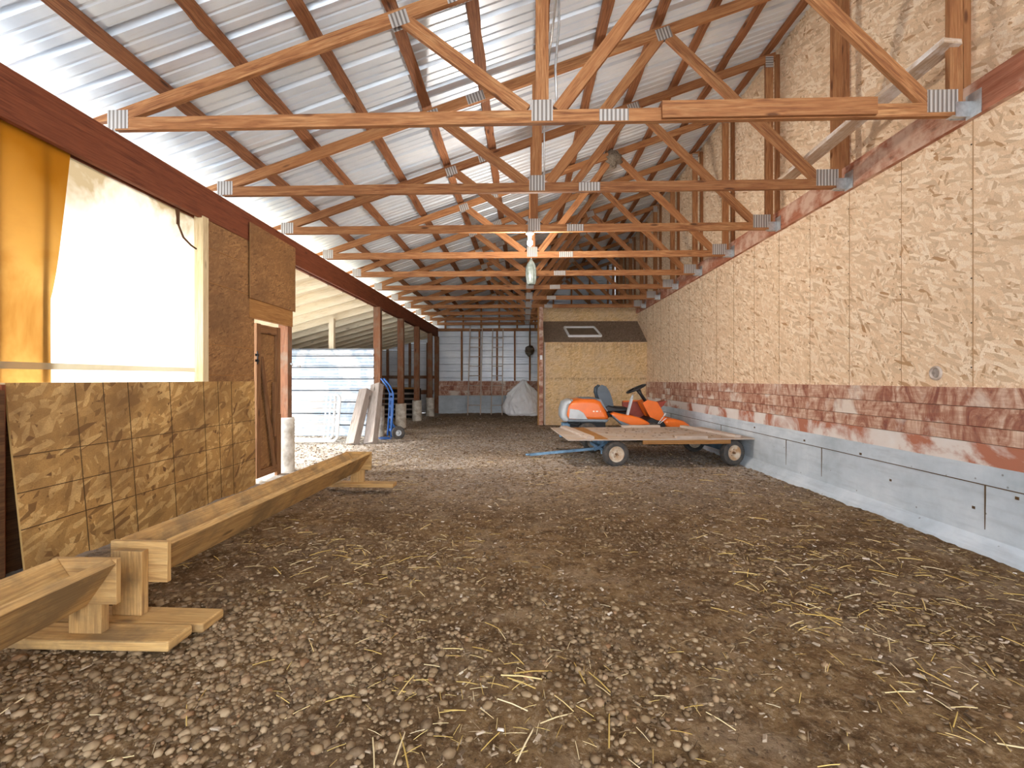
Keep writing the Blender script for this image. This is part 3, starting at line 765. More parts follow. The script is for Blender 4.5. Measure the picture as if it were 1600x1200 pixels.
o = q.build('batten', M['header'], None); o.parent = e; o.location = (-e.location.x, -2.5, -1.1)
q = MB(); q.tube([(XL-.01, 3.86, 2.53), (XL+.0, 3.87, 2.40), (XL+.0, 3.93, 2.31), (XL, 4.02, 2.27), (XL-.01, 4.10, 2.26)], .008)
q.box((XL+.0, 3.868, 2.46), (.004, .035, .13))
tag(q.build('strap', M['darkply']), 'short dark strap dangling from the beam in front of the tarp', 'strap')

# overhanging board, door header and door
q = MB(); pp = [(4.88, 1.965), (5.86, 1.955), (5.86, 2.745), (4.88, 2.75)]
b = 0
for x in (XL+.012, XL+.024):
    for (y, z) in pp: q.v.append((x, y, z))
q.face([0, 1, 2, 3][::-1], pp[::-1]); q.face([4, 5, 6, 7], pp)
for i in range(4):
    j = (i+1) % 4; q.face([i, j, 4+j, 4+i], [(0, 0)]*4)
tag(q.build('strand_board', M['osb_dark']), 'brown strand board panel nailed over the beam above the small door', 'board')
q = MB(); q.box((XL-.01, 5.36, 1.865), (.04, .92, .20)); tag(q.build('door_header', M['header']), 'light brown header board above the small door', 'board')
d = empty('door_1', (XL-.01, 5.02, .06)); d['kind'] = 'structure'; d.rotation_euler = (0, 0, R(0))
dz = 1.66; dw = .50
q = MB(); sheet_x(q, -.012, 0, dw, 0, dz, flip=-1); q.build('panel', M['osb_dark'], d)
q = MB(); q.box((.005, .04, dz/2), (.03, .08, dz)); q.box((.005, dw-.04, dz*.70), (.03, .08, dz*.6)); q.box((.005, dw-.03, .30), (.03, .09, .72)); q.box((.004, dw/2, dz-.05), (.03, dw-.16, .09)); q.box((.004, dw/2, .04), (.03, dw-.14, .08))
q.box((.012, dw-.12, .72), (.03, .05, .62)); q.build('frame', M['doorwood'], d)
q = MB(); q.beam((.018, .10, 1.30), (.018, dw-.13, .05), .022, .045, up=(0, 0, 1)); q.build('brace', M['doorwood'], d)
q = MB(); q.box((.024, 0, 1.32), (.006, .07, .025)); q.box((.024, 0, 1.26), (.006, .07, .025)); q.tube([(.028, .0, 1.22), (.028, 0, 1.36)], .007); q.build('hinge', M['black_plastic'], d)
q = MB(); q.tube([(XL+.05, 5.74, 1.30), (XL+.16, 5.70, 1.275)], .010); q.tube([(XL+.05, 5.74, 1.30), (XL+.02, 5.74, 1.31)], .012)
tag(q.build('door_latch', M['steel']), 'grey metal latch rod sticking out of the post by the small door', 'latch')

# ------------------------------------------------------------------ lean-to
def z_lean(x): return 2.71+.27*(x-XL)
EX = -5.75
yr = 5.35; k = 0
n_raf = int((YE-yr)/.61)+1
lab_r = 'pale sawn rafter in the row under the lean-to roof'
for k in range(n_raf):
    y = yr+.61*k; q = MB(); q.beam((XL-.13, 0, z_lean(XL-.13)-.07), (EX, 0, z_lean(EX)-.07), .038, .14)
    if k == 0: raf = q.build('lean_to_rafter', M['cream'], None, (0, y, 0)); o = raf
    else: o = raf.copy(); col.objects.link(o); o.location = (0, y, 0)
    tag(o, lab_r, 'rafter', 'rafters of the lean-to roof')
q = MB(); L = (XL-EX)
q.quad((EX-.3, 5.2, z_lean(EX-.3)+.002), (XL-.13, 5.2, z_lean(XL-.13)+.002), (XL-.13, YE, z_lean(XL-.13)+.002), (EX-.3, YE, z_lean(EX-.3)+.002))
q.quad((EX-.3, 5.2, z_lean(EX-.3)+.02), (EX-.3, YE, z_lean(EX-.3)+.02), (XL-.13, YE, z_lean(XL-.13)+.02), (XL-.13, 5.2, z_lean(XL-.13)+.02))
tag(q.build('ceiling_lean_to', M['cream']), kind='structure')
q = MB(); q.box((EX+.25, (5.2+YE)/2, z_lean(EX+.25)-.23), (.08, YE-5.2, .19)); tag(q.build('eave_beam', M['post']), 'dark beam along the low edge of the lean-to roof', 'beam')
q = MB(); rib_sheet(q, (EX+.1, 9.6, 0), (0, 1, 0), (0, 0, 1), YE-9.6, 1.95, .23, .016, (1, 0, 0)); tag(q.build('wall_lean_to', M['metalwall']), kind='structure')
q = MB(); q.box((0, 0, 1.17), (.10, .09, 2.34)); tag(q.build('lean_to_post', M['cream'], None, (-3.83, 9.50, 0)), 'pale new post rising behind the white metal panel', 'post')
# ribbed partition across the lean-to
q = MB(); rib_sheet(q, (EX, 9.33, .0), (1, 0, 0), (0, 0, 1), -2.93-EX, 1.72, .226, .03, (0, -1, 0)); q.box(((EX-2.93)/2, 9.345, 1.715), (-2.93-EX, .03, .02))
for k in range(1, 8): q.box(((EX-2.93)/2, 9.322, .226*k-.004), (-2.93-EX, .012, .009), mi=1)  # black strips draw the lap seams and the shade in them
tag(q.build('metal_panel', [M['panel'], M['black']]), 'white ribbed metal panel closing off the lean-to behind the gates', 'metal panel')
# slatted dark feeder in the far lean-to
e = empty('slatted_fence', (-4.0, 13.6, 0), 0, 'dark low slatted fence standing in the far lean-to behind the posts', 'fence')
for k in range(6):
    q = MB(); q.box((0, 0, .12+.15*k), (2.1, .03, .05)); q.build('slat', M['grey'] if k < 5 else M['header'], e)
for x in (-1, 0, 1.0):
    q = MB(); q.box((x, .03, .47), (.07, .04, .94)); q.build('upright', M['post'], e)
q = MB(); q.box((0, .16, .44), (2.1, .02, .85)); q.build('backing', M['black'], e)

# gates
def make_gate(L):
    g_ = empty('livestock_gate'); H_ = .82; r = .022
    q = MB(); c = .09
    def arc(cx_, cz_, a0, a1): return [(cx_+c*math.cos(R(a0+(a1-a0)*i/5)), 0, cz_+c*math.sin(R(a0+(a1-a0)*i/5))) for i in range(6)]
    pts = arc(-c, c+.03, -90, 0)+arc(-c, H_-c+.03, 0, 90)+arc(-L+c, H_-c+.03, 90, 180)+arc(-L+c, c+.03, 180, 270)
    pts.append(pts[0]); q.tube(pts, r, 10, cap=False); q.build('frame', M['white'], g_)
    for z in (.17, .31, .45, .58, .71):
        q = MB(); q.tube([(-L+.02, 0, z), (-.02, 0, z)], .018, 8); q.build('rail', M['white'], g_)
    q = MB(); q.box((-.16, -.012, .44), (.025, .012, .76)); q.build('stay', M['white'], g_)
    return g_
ga = make_gate(1.9); ga.location = (-3.24, 8.25, 0.02); ga.rotation_euler = (R(-12), 0, R(2)); tag(ga, 'front white tubular gate leaning against the metal panel', 'gate', 'white tubular gates')
gb = copy_tree(ga); gb.location = (-3.42, 8.50, 0.02); tag(gb, 'rear white tubular gate, mostly hidden behind the front gate', 'gate', 'white tubular gates')
# leaning timbers
def timber(x0, y0, x1, y1, zt_, w_, d_, lab, rz):
    q = MB(); n = 14; a = Vector((x0, y0, 0)); b_ = Vector((x1, y1, zt_)); dirn = (b_-a).normalized(); side = Matrix.Rotation(rz, 3, 'Z') @ Vector((1, 0, 0)); side = (side-dirn*side.dot(dirn)).normalized(); fwd = side.cross(dirn)
    q.beam(a, b_, w_, d_, up=fwd)
    o = q.build('railway_tie', M['grey']); bevel(o, .012, 2); tag(o, lab, 'timber', 'weathered timbers'); return o
timber(-2.93, 8.13, -2.86, 8.62, .93, .19, .14, 'shorter grey weathered timber leaning next to the white gate', R(-28))
timber(-2.64, 8.22, -2.70, 8.80, 1.02, .20, .14, 'taller grey weathered timber leaning against the ribbed pipe post foot', R(-25))

# hand truck
e = empty('hand_truck', (-2.53, 9.0, 0), R(-62), 'blue hand truck with two black wheels standing by the open side post', 'hand truck')
q = MB()
for s_ in (-1, 1):
    q2 = MB(); q2.tube([(s_*.15, .0, .04), (s_*.15, .03, .5), (s_*.15, .04, .86), (s_*.15, -.02, 1.0), (s_*.13, -.13, 1.14)], .016, 10); q2.build('upright', M['blue_paint'], e)
    w_ = MB(); w_.lathe((s_*.20, .12, .125), (s_, 0, 0), [(.055, -.03), (.10, -.034), (.122, -.022), (.126, 0), (.122, .022), (.10, .034), (.055, .03)], 28)
    wo = w_.build('wheel', M['rubber'], e)
    w_ = MB(); w_.lathe((s_*.20, .12, .125), (s_, 0, 0), [(0, .03), (.02, .034), (.022, .02), (.05, .018), (.058, .028), (.058, -.028), (0, -.02)], 24); w_.build('rim', M['pale_plastic'], wo)
for z in (.16, .40, .62, .74, .84): q.box((0, .03, z), (.30, .012, .05))
q.box((0, .035, .42), (.10, .008, .72)); q.build('crossbar', M['blue_paint'], e)
q = MB(); q.box((0, -.09, .015), (.34, .20, .008)); q.build('toe_plate', M['blue_paint'], e)
q = MB(); q.tube([(-.2, .12, .125), (.2, .12, .125)], .01); q.beam((-.15, .02, .30), (-.15, .12, .125), .012, .03); q.beam((.15, .02, .30), (.15, .12, .125), .012, .03); q.build('axle', M['blue_paint'], e)

# ------------------------------------------------------------------ ladders, sack, scrap by the end wall
def ladder(x, wd, zt_, lab, m_):
    e = empty('ladder', (x, YE-1.02, 0), 0, lab, 'ladder', 'ladders at the end wall')
    run = .78
    for s_ in (-1, 1):
        q = MB(); q.beam((s_*wd/2, 0, 0), (s_*wd/2, run, zt_), .03, .05, up=(0, -1, 0)); q.build('rail', m_, e)
    n = int(zt_/.31)
    for k in range(1, n+1):
        t_ = k*.31/zt_
        q = MB(); q.tube([(-wd/2, run*t_, zt_*t_), (wd/2, run*t_, zt_*t_)], .013, 8); q.build('rung', m_, e)
ladder(-1.54, .40, 2.95, 'left wooden ladder leaning on the end wall', M['cleat'])
ladder(-.83, .34, 2.78, 'right wooden ladder leaning on the end wall beside the white sack', M['cleat'])
q = MB(); n, m_ = 120, 70; b = 0
def ridge(v): return 1-2*abs(mn.noise(v))
for j in range(m_+1):
    tz = j/m_; z = 1.0*tz
    prof_r = np.interp(tz, [0, .06, .2, .4, .6, .75, .87, 1.0], [.42, .50, .52, .50, .42, .30, .17, .05])
    for i in range(n):
        a = 2*math.pi*i/n; ca_, sa_ = math.cos(a), math.sin(a)
        lump = .40*mn.noise((ca_*1.4+3, sa_*1.4, tz*2.6))
        fold = .13*ridge((ca_*2.2+tz*2.2, sa_*2.2, tz*1.6+4))+.07*ridge((ca_*5+tz*3, sa_*5, tz*3.5))+.05*mn.noise((ca_*9, sa_*9, tz*12))
        k = prof_r*(1+lump+fold)
        q.v.append((k*ca_*1.02+.12*tz*tz, k*.6*sa_, max(0.0, z+(.14*mn.noise((ca_*2.4, sa_*2.4, 7))+.05*ridge((ca_*4, sa_*4, tz*3)))*min(1, tz*3))))
for j in range(m_):
    for i in range(n):
        i2 = (i+1) % n; q.face([j*n+i, j*n+i2, (j+1)*n+i2, (j+1)*n+i], [(i/n, j/m_)]*4, 0, True)
q.v.append((.14, 0, 1.02)); 
for i in range(n): q.face([m_*n+i, m_*n+(i+1) % n, len(q.v)-1], [(0, 0)]*3, 0, True)
sk = q.build('bulk_sack', M['sack'], None, (-.08, 14.95, 0.01)); tag(sk, 'large crumpled white woven sack slumped against the end wall', 'sack')
q = MB(); blob(q, (0, 0, .05), .19, .12, .06, amp=.4, seed=3); tag(q.build('crumpled_plastic', M['sack'], None, (.30, 14.75, 0)), 'scrap of white plastic on the floor right of the sack', 'plastic scrap')
q = MB(); blob(q, (0, 0, 0), .13, .1, .14, amp=.4, seed=8); q.tube([(0, 0, .1), (.02, .0, .84)], .012); tag(q.build('hanging_bundle', M['nest'], None, (.20, 15.45, 2.06)), 'dark clump hanging from a truss beside the storage room', 'bundle')
q = MB()
for k in range(7):
    q.box((1.9+.17*k, 13.05+.05*(k % 3), 3.03+.02*(k % 2)), (.26, .16, .03), Matrix.Rotation(R(20*k), 3, 'Z') @ Matrix.Rotation(R(12*((-1)**k)), 3, 'X'))
tag(q.build('insulation_scrap', M['sack']), 'white foam scraps lying on top of the storage room', 'scraps', kind='stuff')

# ------------------------------------------------------------------ feed troughs
def make_trough(L, z_top, far_visible):
    e = empty('feed_trough'); w_ = .235; hv = .165
    for s_ in (-1, 1):
        q = MB(); a = Vector((s_*w_/2, 0, 0)); 
        q.beam((s_*w_/4, 0, z_top-hv/2), (s_*w_/4, L, z_top-hv/2), .034, math.hypot(w_/2, hv)+.01, up=(s_*w_/2, 0, hv)); bevel(q.build('side_board', M['trough'], e), .004)
    for y in (.0, L):
        sy = -1 if y == 0 else 1
        q = MB(); q.box((0, y+sy*.012, z_top-.08), (w_+.03, .024, .18)); bevel(q.build('end_plate', M['trough'], e), .003)
        q = MB(); q.box((-.02, y+sy*.045, (z_top-.02+.075)/2), (.135, .038, z_top-.02-.075)); bevel(q.build('leg', M['trough'], e), .003)
        q = MB(); q.box((.02, y+sy*.045, .055), (.68, .14, .040)); bevel(q.build('foot', M['trough'], e), .008, 3)
    return e
t1 = make_trough(2.62, .375, True); t1.location = (-1.705, 2.10, .015); t1.rotation_euler = (0, 0, R(-1.4))
t1.scale = (1, 1, 1)
tag(t1, 'long V-shaped wooden feed trough running along the strand board sheet', 'feed trough', 'wooden feed troughs')
t2 = copy_tree(t1); t2.location = (-1.735, -.78, .025); t2.rotation_euler = (0, 0, R(0)); tag(t2, 'near V-shaped wooden feed trough cut off by the photo edge, end board raised', 'feed trough', 'wooden feed troughs')
t2['label'] = 'nearer V-shaped wooden feed trough, its far end before the long trough'

# ------------------------------------------------------------------ flat trailer
tr_ = empty('flatbed_trailer', (1.72, 6.95, 0), R(5), 'flat plywood cart on four small tyres with a blue drawbar, by the right wall', 'trailer')
def wheel(parent, c, r, wd, axis, rim_m, hub=True, name='wheel', rim_frac=.60):
    w_ = MB(); rr = r*rim_frac; pf = [(rr, -wd*.42), (r*.80, -wd*.52), (r*.93, -wd*.47), (r*.985, -wd*.34), (r, 0), (r*.985, wd*.34), (r*.93, wd*.47), (r*.80, wd*.52), (rr, wd*.42)]
    w_.lathe(c, axis, pf, 40)
    # tread blocks round the rim
    ax = Vector(axis).normalized(); r0 = ax.orthogonal().normalized(); r1 = ax.cross(r0)
    for k in range(36):
        a = 2*math.pi*k/36
        for s_ in (-1, 0, 1):
            aa = a+(.5 if s_ == 0 else 0)*2*math.pi/36
            rad = (r0*math.cos(aa)+r1*math.sin(aa)); tn = ax.cross(rad)
            rot = Matrix((tn, ax, rad)).transposed()
            w_.box(Vector(c)+rad*(r*(.988 if s_ == 0 else .978))+ax*s_*wd*.27, (r*.09, wd*.2, r*.04), rot)
    o = w_.build(name, M['rubber'], parent)
    w_ = MB(); w_.lathe(c, axis, [(0, wd*.22), (rr*.22, wd*.22), (rr*.28, wd*.10), (rr*.55, wd*.08), (rr*.72, wd*.22), (rr*.92, wd*.30), (rr*1.02, wd*.46), (rr*1.02, -wd*.4), (rr*.8, -wd*.3), (0, -wd*.2)], 32); w_.build('rim', rim_m, o)
    if hub:
        w_ = MB(); w_.lathe(c, axis, [(0, wd*.48), (rr*.14, wd*.48), (rr*.16, wd*.2)], 12)
        for k in range(4):
            a = k*math.pi/2+.4; w_.lathe(Vector(c)+(r0*math.cos(a)+r1*math.sin(a))*rr*.42, axis, [(0, wd*.17), (rr*.06, wd*.17), (rr*.06, wd*.05)], 6)
        w_.build('hub', M['rust'], o)
    return o
for (x, y, st_) in ((-.60, -.70, 4), (.96, -.66, 14), (-.60, .52, 0), (.98, .52, 0)):
    ax = Matrix.Rotation(R(st_), 3, 'Z') @ Vector((0, -1, 0)); wheel(tr_, (x, y, .165), .165, .105, ax, M['rim'])
q = MB(); q.box((0, 0, .352), (2.44, 1.52, .016)); q.build('deck', M['ply'], tr_)
q = MB(); q.box((.32, -.735, .318), (1.15, .036, .055)); q.build('side_rail', M['header'], tr_)
q = MB(); q.box((0, .735, .318), (2.2, .036, .055)); q.build('side_rail', M['header'], tr_)
for (a, b_, w_, lab) in (((-1.03, .70, .378), (-.93, -.74, .378), .10, 0), ((.18, -.725, .375), (-.03+.62, -.725, .375), .07, 0), ((-.10, .70, .378), (.50, .70, .378), .09, 0), ((.86, .66, .378), (1.02, -.70, .378), .09, 0)):
    q = MB(); q.beam(a, b_, w_, .036); bevel(q.build('batten', M['cleat'], tr_), .003)
q = MB(); q.box((-.80, 0, .3605), (.20, 1.5, .001)); q.build('bare_strip', M['header'], tr_)
q = MB()
for x in (-.60, .97): q.tube([(x, -.62, .165), (x, .5, .165)], .016); q.box((x, 0, .25), (.06, .9, .16))
q.box((.18, -.25, .315), (1.9, .05, .05)); q.box((.18, .25, .315), (1.9, .05, .05)); q.build('undercarriage', M['pale_blue'], tr_)
q = MB(); q.beam((-1.62, .06, .045), (-.66, -.20, .17), .04, .035); q.beam((-.68, -.45, .175), (-.68, .30, .175), .04, .04); q.beam((-.70, -.42, .15), (-.60, -.66, .165), .05, .05); q.beam((-.80, -.38, .17), (-.62, -.38, .28), .03, .03)
q.lathe((-1.65, .07, .045), (0, 0, 1), [(.02, -.012), (.036, -.012), (.036, .012), (.02, .012)], 16, close=True)
q.build('drawbar', M['pale_blue'], tr_)['label'] = 'faded blue steel drawbar'
# debris on the deck
q = MB()
for k in range(120):
    x, y = rnd.uniform(-.6, 1.1), rnd.uniform(-.65, .68); s_ = rnd.uniform(.004, .013); d_ = Vector((rnd.uniform(-1, 1), rnd.uniform(-1, 1), 0)).normalized()
    q.beam(Vector((x, y, .364))-d_*s_*1.5, Vector((x, y, .364))+d_*s_*1.5, s_*.6, s_*.5)
o = q.build('litter', M['chip'], None, (1.72, 6.95, 0)); o.rotation_euler = (0, 0, R(5)); tag(o, 'bits of shavings lying on the plywood cart bed', 'litter', kind='stuff')

# ------------------------------------------------------------------ riding mower
mo = empty('riding_mower', (0, 8.62, 0), 0, 'orange riding mower with black seat parked behind the plywood cart', 'riding mower')
yn, yf = -.38, .42
def P(name, poly, y0, y1, rd, mat, parent=mo):
    return MB().prism(poly, y0, y1, rd).build(name, mat, parent)
hood = P('engine_hood', [(.78, .42), (1.43, .41), (1.47, .46), (1.43, .56), (1.33, .745), (1.22, .785), (1.02, .79), (.82, .755), (.74, .70), (.70, .56), (.72, .46)], yn, yf, .07, M['orange'])
P('hood_cap', [(1.30, .74), (1.44, .56), (1.46, .57), (1.34, .78), (1.22, .80), (1.0, .80), (1.02, .785), (1.22, .78)], yn+.06, yf-.06, .01, M['grey_plastic'], hood)
P('rear_bumper', [(.69, .40), (.80, .40), (.76, .52), (.79, .66), (.85, .745), (.86, .77), (.80, .77), (.70, .72), (.66, .58), (.66, .46)], yn-.012, yf+.012, .05, M['pale_plastic'], hood)
P('side_vent', [(.78, .45), (1.10, .44), (1.03, .55), (.95, .60), (.80, .62)], yn-.006, yn+.03, .004, M['pale_plastic'], hood)
P('lower_trim', [(.76, .395), (1.42, .385), (1.46, .42), (1.44, .44), (.76, .44)], yn-.005, yf+.005, .02, M['grey_plastic'], hood)
q = MB()
for (x, w_) in ((1.205, .030), (1.262, .038), (1.318, .010)): q.box((x, yn-.0015, .575), (w_, .003, .024))
q.build('badge', M['badge'], hood)['label'] = 'small pale lettering on the hood'
q = MB(); q.box((1.12, 0, .30), (.62, .46, .18)); q.box((1.3, .0, .22), (.9, .3, .1)); q.tube([(.78, -.30, .37), (.92, -.34, .34), (.98, -.34, .36), (.93, -.34, .39), (.82, -.33, .42)], .014); q.box((1.02, -.31, .32), (.035, .03, .16))
q.lathe((1.16, -.26, .31), (0, -1, 0), [(0, .06), (.05, .06), (.06, 0)], 16); q.build('engine', M['black_plastic'], mo)
q = MB(); q.box((.74, -.2, .29), (.14, .22, .16)); q.box((.66, -.2, .20), (.06, .1, .18)); bevel(q.build('rear_weight', M['pale_blue'], mo), .02, 3)
# seat
P('seat_back', [(1.45, .60), (1.40, .70), (1.335, .90), (1.34, .955), (1.375, .985), (1.42, .965), (1.475, .87), (1.51, .76), (1.53, .66), (1.53, .60)], -.20, .24, .045, M['seat'])
P('seat_cushion', [(1.44, .54), (1.80, .545), (1.85, .575), (1.86, .61), (1.80, .635), (1.66, .64), (1.56, .66), (1.48, .68), (1.42, .64)], -.22, .26, .04, M['black_plastic'])
P('seat_pan', [(1.50, .46), (1.80, .46), (1.80, .55), (1.46, .55)], -.15, .18, .01, M['black_plastic'])
P('fender', [(1.62, .40), (1.85, .32), (2.05, .33), (2.17, .35), (2.12, .40), (2.0, .465), (1.86, .50), (1.66, .535), (1.56, .56), (1.50, .53)], yn-.04, yn+.22, .035, M['orange'])
P('fender', [(1.55, .50), (1.70, .38), (2.17, .35), (2.12, .40), (2.0, .465), (1.86, .50), (1.66, .535), (1.56, .56), (1.50, .53)], yf-.2, yf+.06, .035, M['orange'])
P('fender_skirt', [(1.51, .52), (1.56, .45), (1.68, .34), (1.80, .27), (1.90, .27), (1.90, .33), (1.72, .405), (1.60, .47)], yn-.035, yn+.16, .02, M['grey_plastic'])
P('side_guard', [(1.86, .50), (1.84, .70), (2.18, .72), (2.22, .66), (2.30, .46), (2.2, .42)], yf-.12, yf-.05, .01, M['red_dark'])
P('guard_trim', [(1.84, .70), (2.18, .72), (2.20, .745), (1.84, .725)], yf-.14, yf-.03, .006, M['orange'])
P('front_cowl', [(2.12, .70), (2.18, .73), (2.32, .70), (2.40, .56), (2.46, .42), (2.44, .38), (2.30, .40), (2.22, .52)], -.16, .24, .035, M['orange'])
P('footplate', [(1.85, .27), (2.45, .27), (2.46, .38), (2.30, .42), (2.22, .46), (2.0, .33)], -.26, .34, .015, M['black_plastic'])
P('side_guard', [(2.30, .68), (2.56, .735), (2.50, .66), (2.42, .58), (2.36, .60)], .05, .30, .01, M['red_dark'])
P('front_fender', [(2.50, .26), (2.90, .26), (2.86, .34), (2.76, .405), (2.62, .44), (2.46, .435), (2.42, .38)], -.30, -.06, .05, M['orange'])
P('front_fender', [(2.50, .26), (2.90, .26), (2.86, .34), (2.76, .405), (2.62, .44), (2.46, .435), (2.42, .38)], .16, .40, .05, M['orange'])
q = MB(); q.tube([(2.22, .04, .68), (2.10, .04, .86), (2.06, .04, .93)], .03, 12, radii=[.032, .028, .042]); q.build('steering_column', M['black_plastic'], mo)
q = MB(); c = Vector((2.02, .04, .955)); nn = Vector((-.42, 0, .9)).normalized(); e1 = Vector((0, 1, 0)); e2 = nn.cross(e1)
ring = [c+(e1*math.cos(2*math.pi*k/32)+e2*math.sin(2*math.pi*k/32))*.175 for k in range(33)]; q.tube(ring, .017, 10, cap=False)
for a in (0, 2.1, 4.2): q.tube([c-nn*.02, c+(e1*math.cos(a)+e2*math.sin(a))*.17], .014, 8)
q.lathe(c-nn*.03, nn, [(0, .03), (.05, .03), (.055, 0), (0, 0)], 20); q.build('steering_wheel', M['black_plastic'], mo)
q = MB()
for y in (-.36, -.30): q.beam((1.78, y, .50), (1.86, y, .80), .014, .035, up=(1, 0, 0)); 
q.tube([(1.86, -.36, .79), (1.88, -.33, .85), (1.86, -.30, .79)], .016); q.build('lift_lever', M['pale_plastic'], mo)['label'] = 'grey lift lever'
q = MB(); q.tube([(2.32, -.28, .36), (2.44, -.28, .52)], .007); q.tube([(2.34, -.30, .36), (2.46, -.30, .46)], .006); q.tube([(2.42, -.28, .49), (2.45, -.28, .54)], .014); q.build('height_lever', M['white'], mo)
for (x, y, r) in ((1.10, -.40, .19), (1.10, .40, .19), (2.20, -.36, .19), (2.20, .38, .19)): wheel(mo, (x, y, r), r, .13, (0, -1, 0), M['rim'], hub=False)
q = MB(); q.lathe((2.62, 0, .09), (0, 0, 1), [(.0, .13), (.34, .13), (.40, .10), (.41, .0), (.39, .0), (.38, .08), (0, .1)], 32); q.box((2.35, 0, .16), (.5, .10, .06)); q.build('cutting_deck', M['pale_blue'], mo)

# ------------------------------------------------------------------ gravel, shavings and straw on the floor
def scatter_mesh(name, verts, faces, npts, pos, rotz, scl, mat, label, cat, tilt=None, smooth=True, local_scale=None):
    v0 = np.array(verts, dtype=np.float64); nv = len(v0); f0 = np.array(faces, dtype=np.int64); nf = len(f0); k = f0.shape[1]
    P_ = np.repeat(v0[None], npts, 0)
    if local_scale is not None: P_ = P_*local_scale[:, None, :]
    P_ = P_*scl[:, None, None]
    if tilt is not None:
        ct, st = np.cos(tilt)[:, None], np.sin(tilt)[:, None]; y, z = P_[..., 1].copy(), P_[..., 2].copy(); P_[..., 1] = y*ct-z*st; P_[..., 2] = y*st+z*ct
    c_, s_ = np.cos(rotz)[:, None], np.sin(rotz)[:, None]; x, y = P_[..., 0].copy(), P_[..., 1].copy(); P_[..., 0] = x*c_-y*s_; P_[..., 1] = x*s_+y*c_
    P_ += pos[:, None, :]
    F = (f0[None]+(np.arange(npts)*nv)[:, None, None]).reshape(-1)
    me = bpy.data.meshes.new(name); me.vertices.add(npts*nv); me.vertices.foreach_set('co', P_.astype(np.float32).ravel())
    me.loops.add(len(F)); me.loops.foreach_set('vertex_index', F.astype(np.int32))
    me.polygons.add(npts*nf); me.polygons.foreach_set('loop_start', np.arange(0, len(F), k, dtype=np.int32)); me.polygons.foreach_set('loop_total', np.full(npts*nf, k, dtype=np.int32))
    me.polygons.foreach_set('use_smooth', np.full(npts*nf, smooth)); me.materials.append(mat); me.update(calc_edges=True); me.validate()
    o = bpy.data.objects.new(name, me); col.objects.link(o); tag(o, label, cat, kind='stuff'); return o
rs = np.random.RandomState(3)
def ico():
    import bmesh
    b = bmesh.new(); bmesh.ops.create_icosphere(b, subdivisions=1, radius=1.0); 
    v = [tuple(x.co) for x in b.verts]; f = [[q_.index for q_ in fc.verts] for fc in b.faces]; b.free(); return v, f
iv, ifc = ico()
def gz_arr(x, y): return np.array([ground_z(a, b) + .014*mn.noise((a*3.1, b*3.1, 0)) + .010*mn.noise((a*9, b*9, 3)) for a, b in zip(x, y)])
def pick(n, dens, y0, y1, ypow=1.0, xa=XL+.1):
    X, Y = [], []
    while len(X) < n:
        m_ = n; x = rs.uniform(xa, XR-.15, m_); y = y0+(y1-y0)*rs.rand(m_)**ypow
        d = np.array([dens(a, b) for a, b in zip(x, y)]); k = rs.rand(m_) < d; X += list(x[k]); Y += list(y[k])
    return np.array(X[:n]), np.array(Y[:n])
def dens_gravel(x, y):
    n_ = mn.noise((x*1.0+4, y*1.1, 2.2))+.4*mn.noise((x*3.5, y*3.5, 7))
    left = math.exp(-((x+1.0)**2/.9+(y-1.75)**2/.35)); midp = math.exp(-((x-.25)**2/.12+(y-1.9)**2/.5))
    base = .0+.85*max(left, .55*midp)+.42*n_
    return max(0.03, min(1, base*(1 if y < 3.2 else math.exp(-(y-3.2)/1.3))))
NP = 13000
x, y = pick(NP, dens_gravel, .9, 7.0, 1.5)
s_ = rs.lognormal(-4.80, .42, NP)*np.where(y > 3, .85, 1.0); s_ = np.clip(s_, .004, .021)
ls = np.stack([1+.35*rs.rand(NP), .75+.35*rs.rand(NP), .50+.25*rs.rand(NP)], 1)
z = gz_arr(x, y)+s_*.22
scatter_mesh('gravel', iv, ifc, NP, np.stack([x, y, z], 1), rs.rand(NP)*6.28, s_, M['pebble'], 'rounded brown gravel lying over the dirt floor', 'gravel', local_scale=ls, tilt=rs.uniform(-.3, .3, NP))
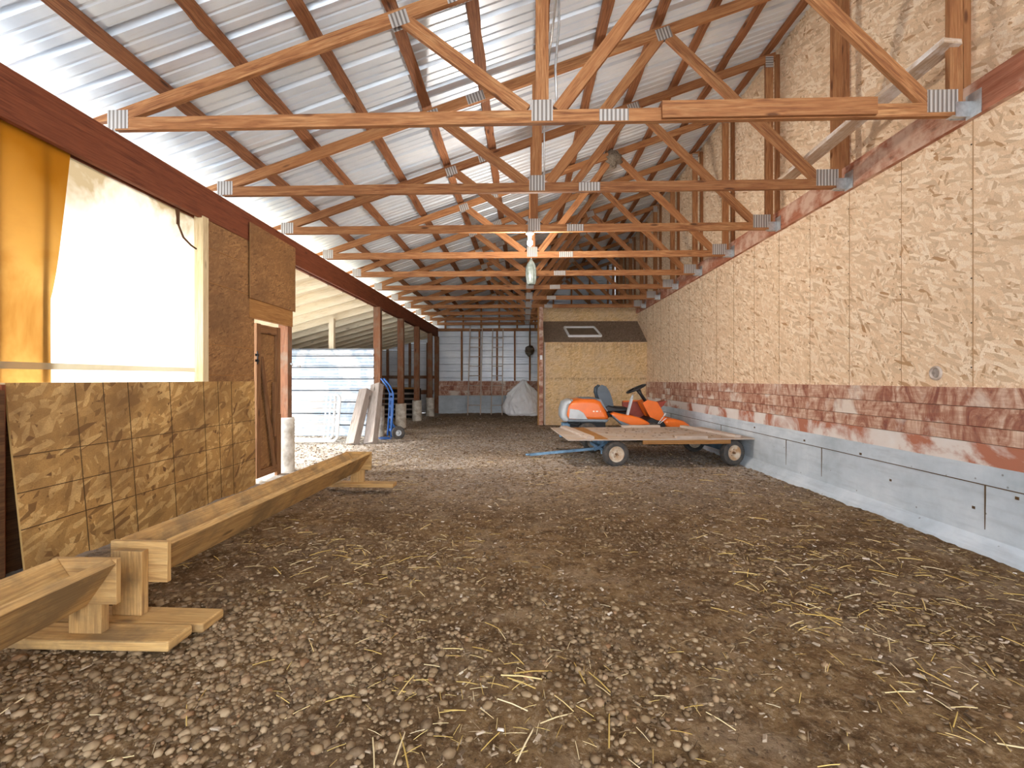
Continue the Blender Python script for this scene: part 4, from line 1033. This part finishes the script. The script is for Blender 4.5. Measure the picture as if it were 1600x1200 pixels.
# shavings and clods
cv = [(-1, -.4, 0), (1, -.35, 0), (.9, .4, .1), (-1.05, .35, .05), (-.8, -.3, .35), (.8, -.25, .3), (.7, .3, .45), (-.85, .3, .35)]
cf = [[4, 5, 6, 7], [0, 1, 5, 4], [1, 2, 6, 5], [2, 3, 7, 6], [3, 0, 4, 7]]
def dens_chip(x, y):
    n_ = mn.noise((x*.9+1, y*.8, 5.1))+.5*mn.noise((x*3, y*3, 1))
    return max(.05, min(1, .35+.28*(x > 0)*min(1, max(0, (y-1.5)))+.5*n_+.3*max(0, min(1, (y-3)/3))))
NC = 60000
x, y = pick(NC, dens_chip, 1.0, 14.5, 1.25, -5.6)
keep = (x > XL+.12) | (y > 5.9); keep &= ~((x > RX-.05) & (y > RY-.15)); x, y = x[keep], y[keep]; NC = len(x)
s_ = rs.lognormal(-4.9, .4, NC); s_ = np.clip(s_, .003, .02)*(1+.05*np.maximum(0, y-3))
scatter_mesh('bedding', cv, cf, NC, np.stack([x, y, gz_arr(x, y)+.001], 1), rs.rand(NC)*6.28, s_, M['chip'], 'trampled wood shavings and clods over the dirt floor', 'bedding', tilt=rs.uniform(-.5, .5, NC), smooth=False)
sv = [(-1, -.035, 0), (0, -.035, .06), (1, -.03, 0), (1, .03, 0), (0, .035, .06), (-1, .035, 0), (-1, 0, .05), (0, 0, .11), (1, 0, .05)]
sf = [[0, 1, 7, 6], [1, 2, 8, 7], [6, 7, 4, 5], [7, 8, 3, 4]]
def dens_straw(x, y):
    p = .05+.9*math.exp(-((x+.12)**2/.10+(y-1.62)**2/.07))+.55*math.exp(-((x+.9)**2/.5+(y-3.0)**2/.25))+.5*(x > 1.2)*math.exp(-((y-2.6)**2/1.0))+.2*mn.noise((x*1.4, y*1.4, 3))
    return max(.02, min(1, p))
NW = 9000
x, y = pick(NW, lambda a, b_: max(.05, min(1, .35+.9*mn.noise((a*1.2+8, b_*1.2, 6)))), .95, 8.0, 1.3)
s_ = np.clip(rs.lognormal(-4.25, .45, NW), .005, .05)
scatter_mesh('dry_stalks', sv, sf, NW, np.stack([x, y, gz_arr(x, y)+.004], 1), rs.rand(NW)*6.28, s_, M['twig'], 'dull brown dry stalks and twigs trampled into the dirt floor', 'stalks', tilt=rs.uniform(-.5, .5, NW))
NS = 1900
x, y = pick(NS, dens_straw, .95, 7.5, 1.3)
s_ = np.clip(rs.lognormal(-3.7, .5, NS), .008, .075)
scatter_mesh('straw', sv, sf, NS, np.stack([x, y, gz_arr(x, y)+.006], 1), rs.rand(NS)*6.28, s_, M['straw'], 'yellow straw stalks scattered over the dirt floor', 'straw', tilt=rs.uniform(-.3, .3, NS))
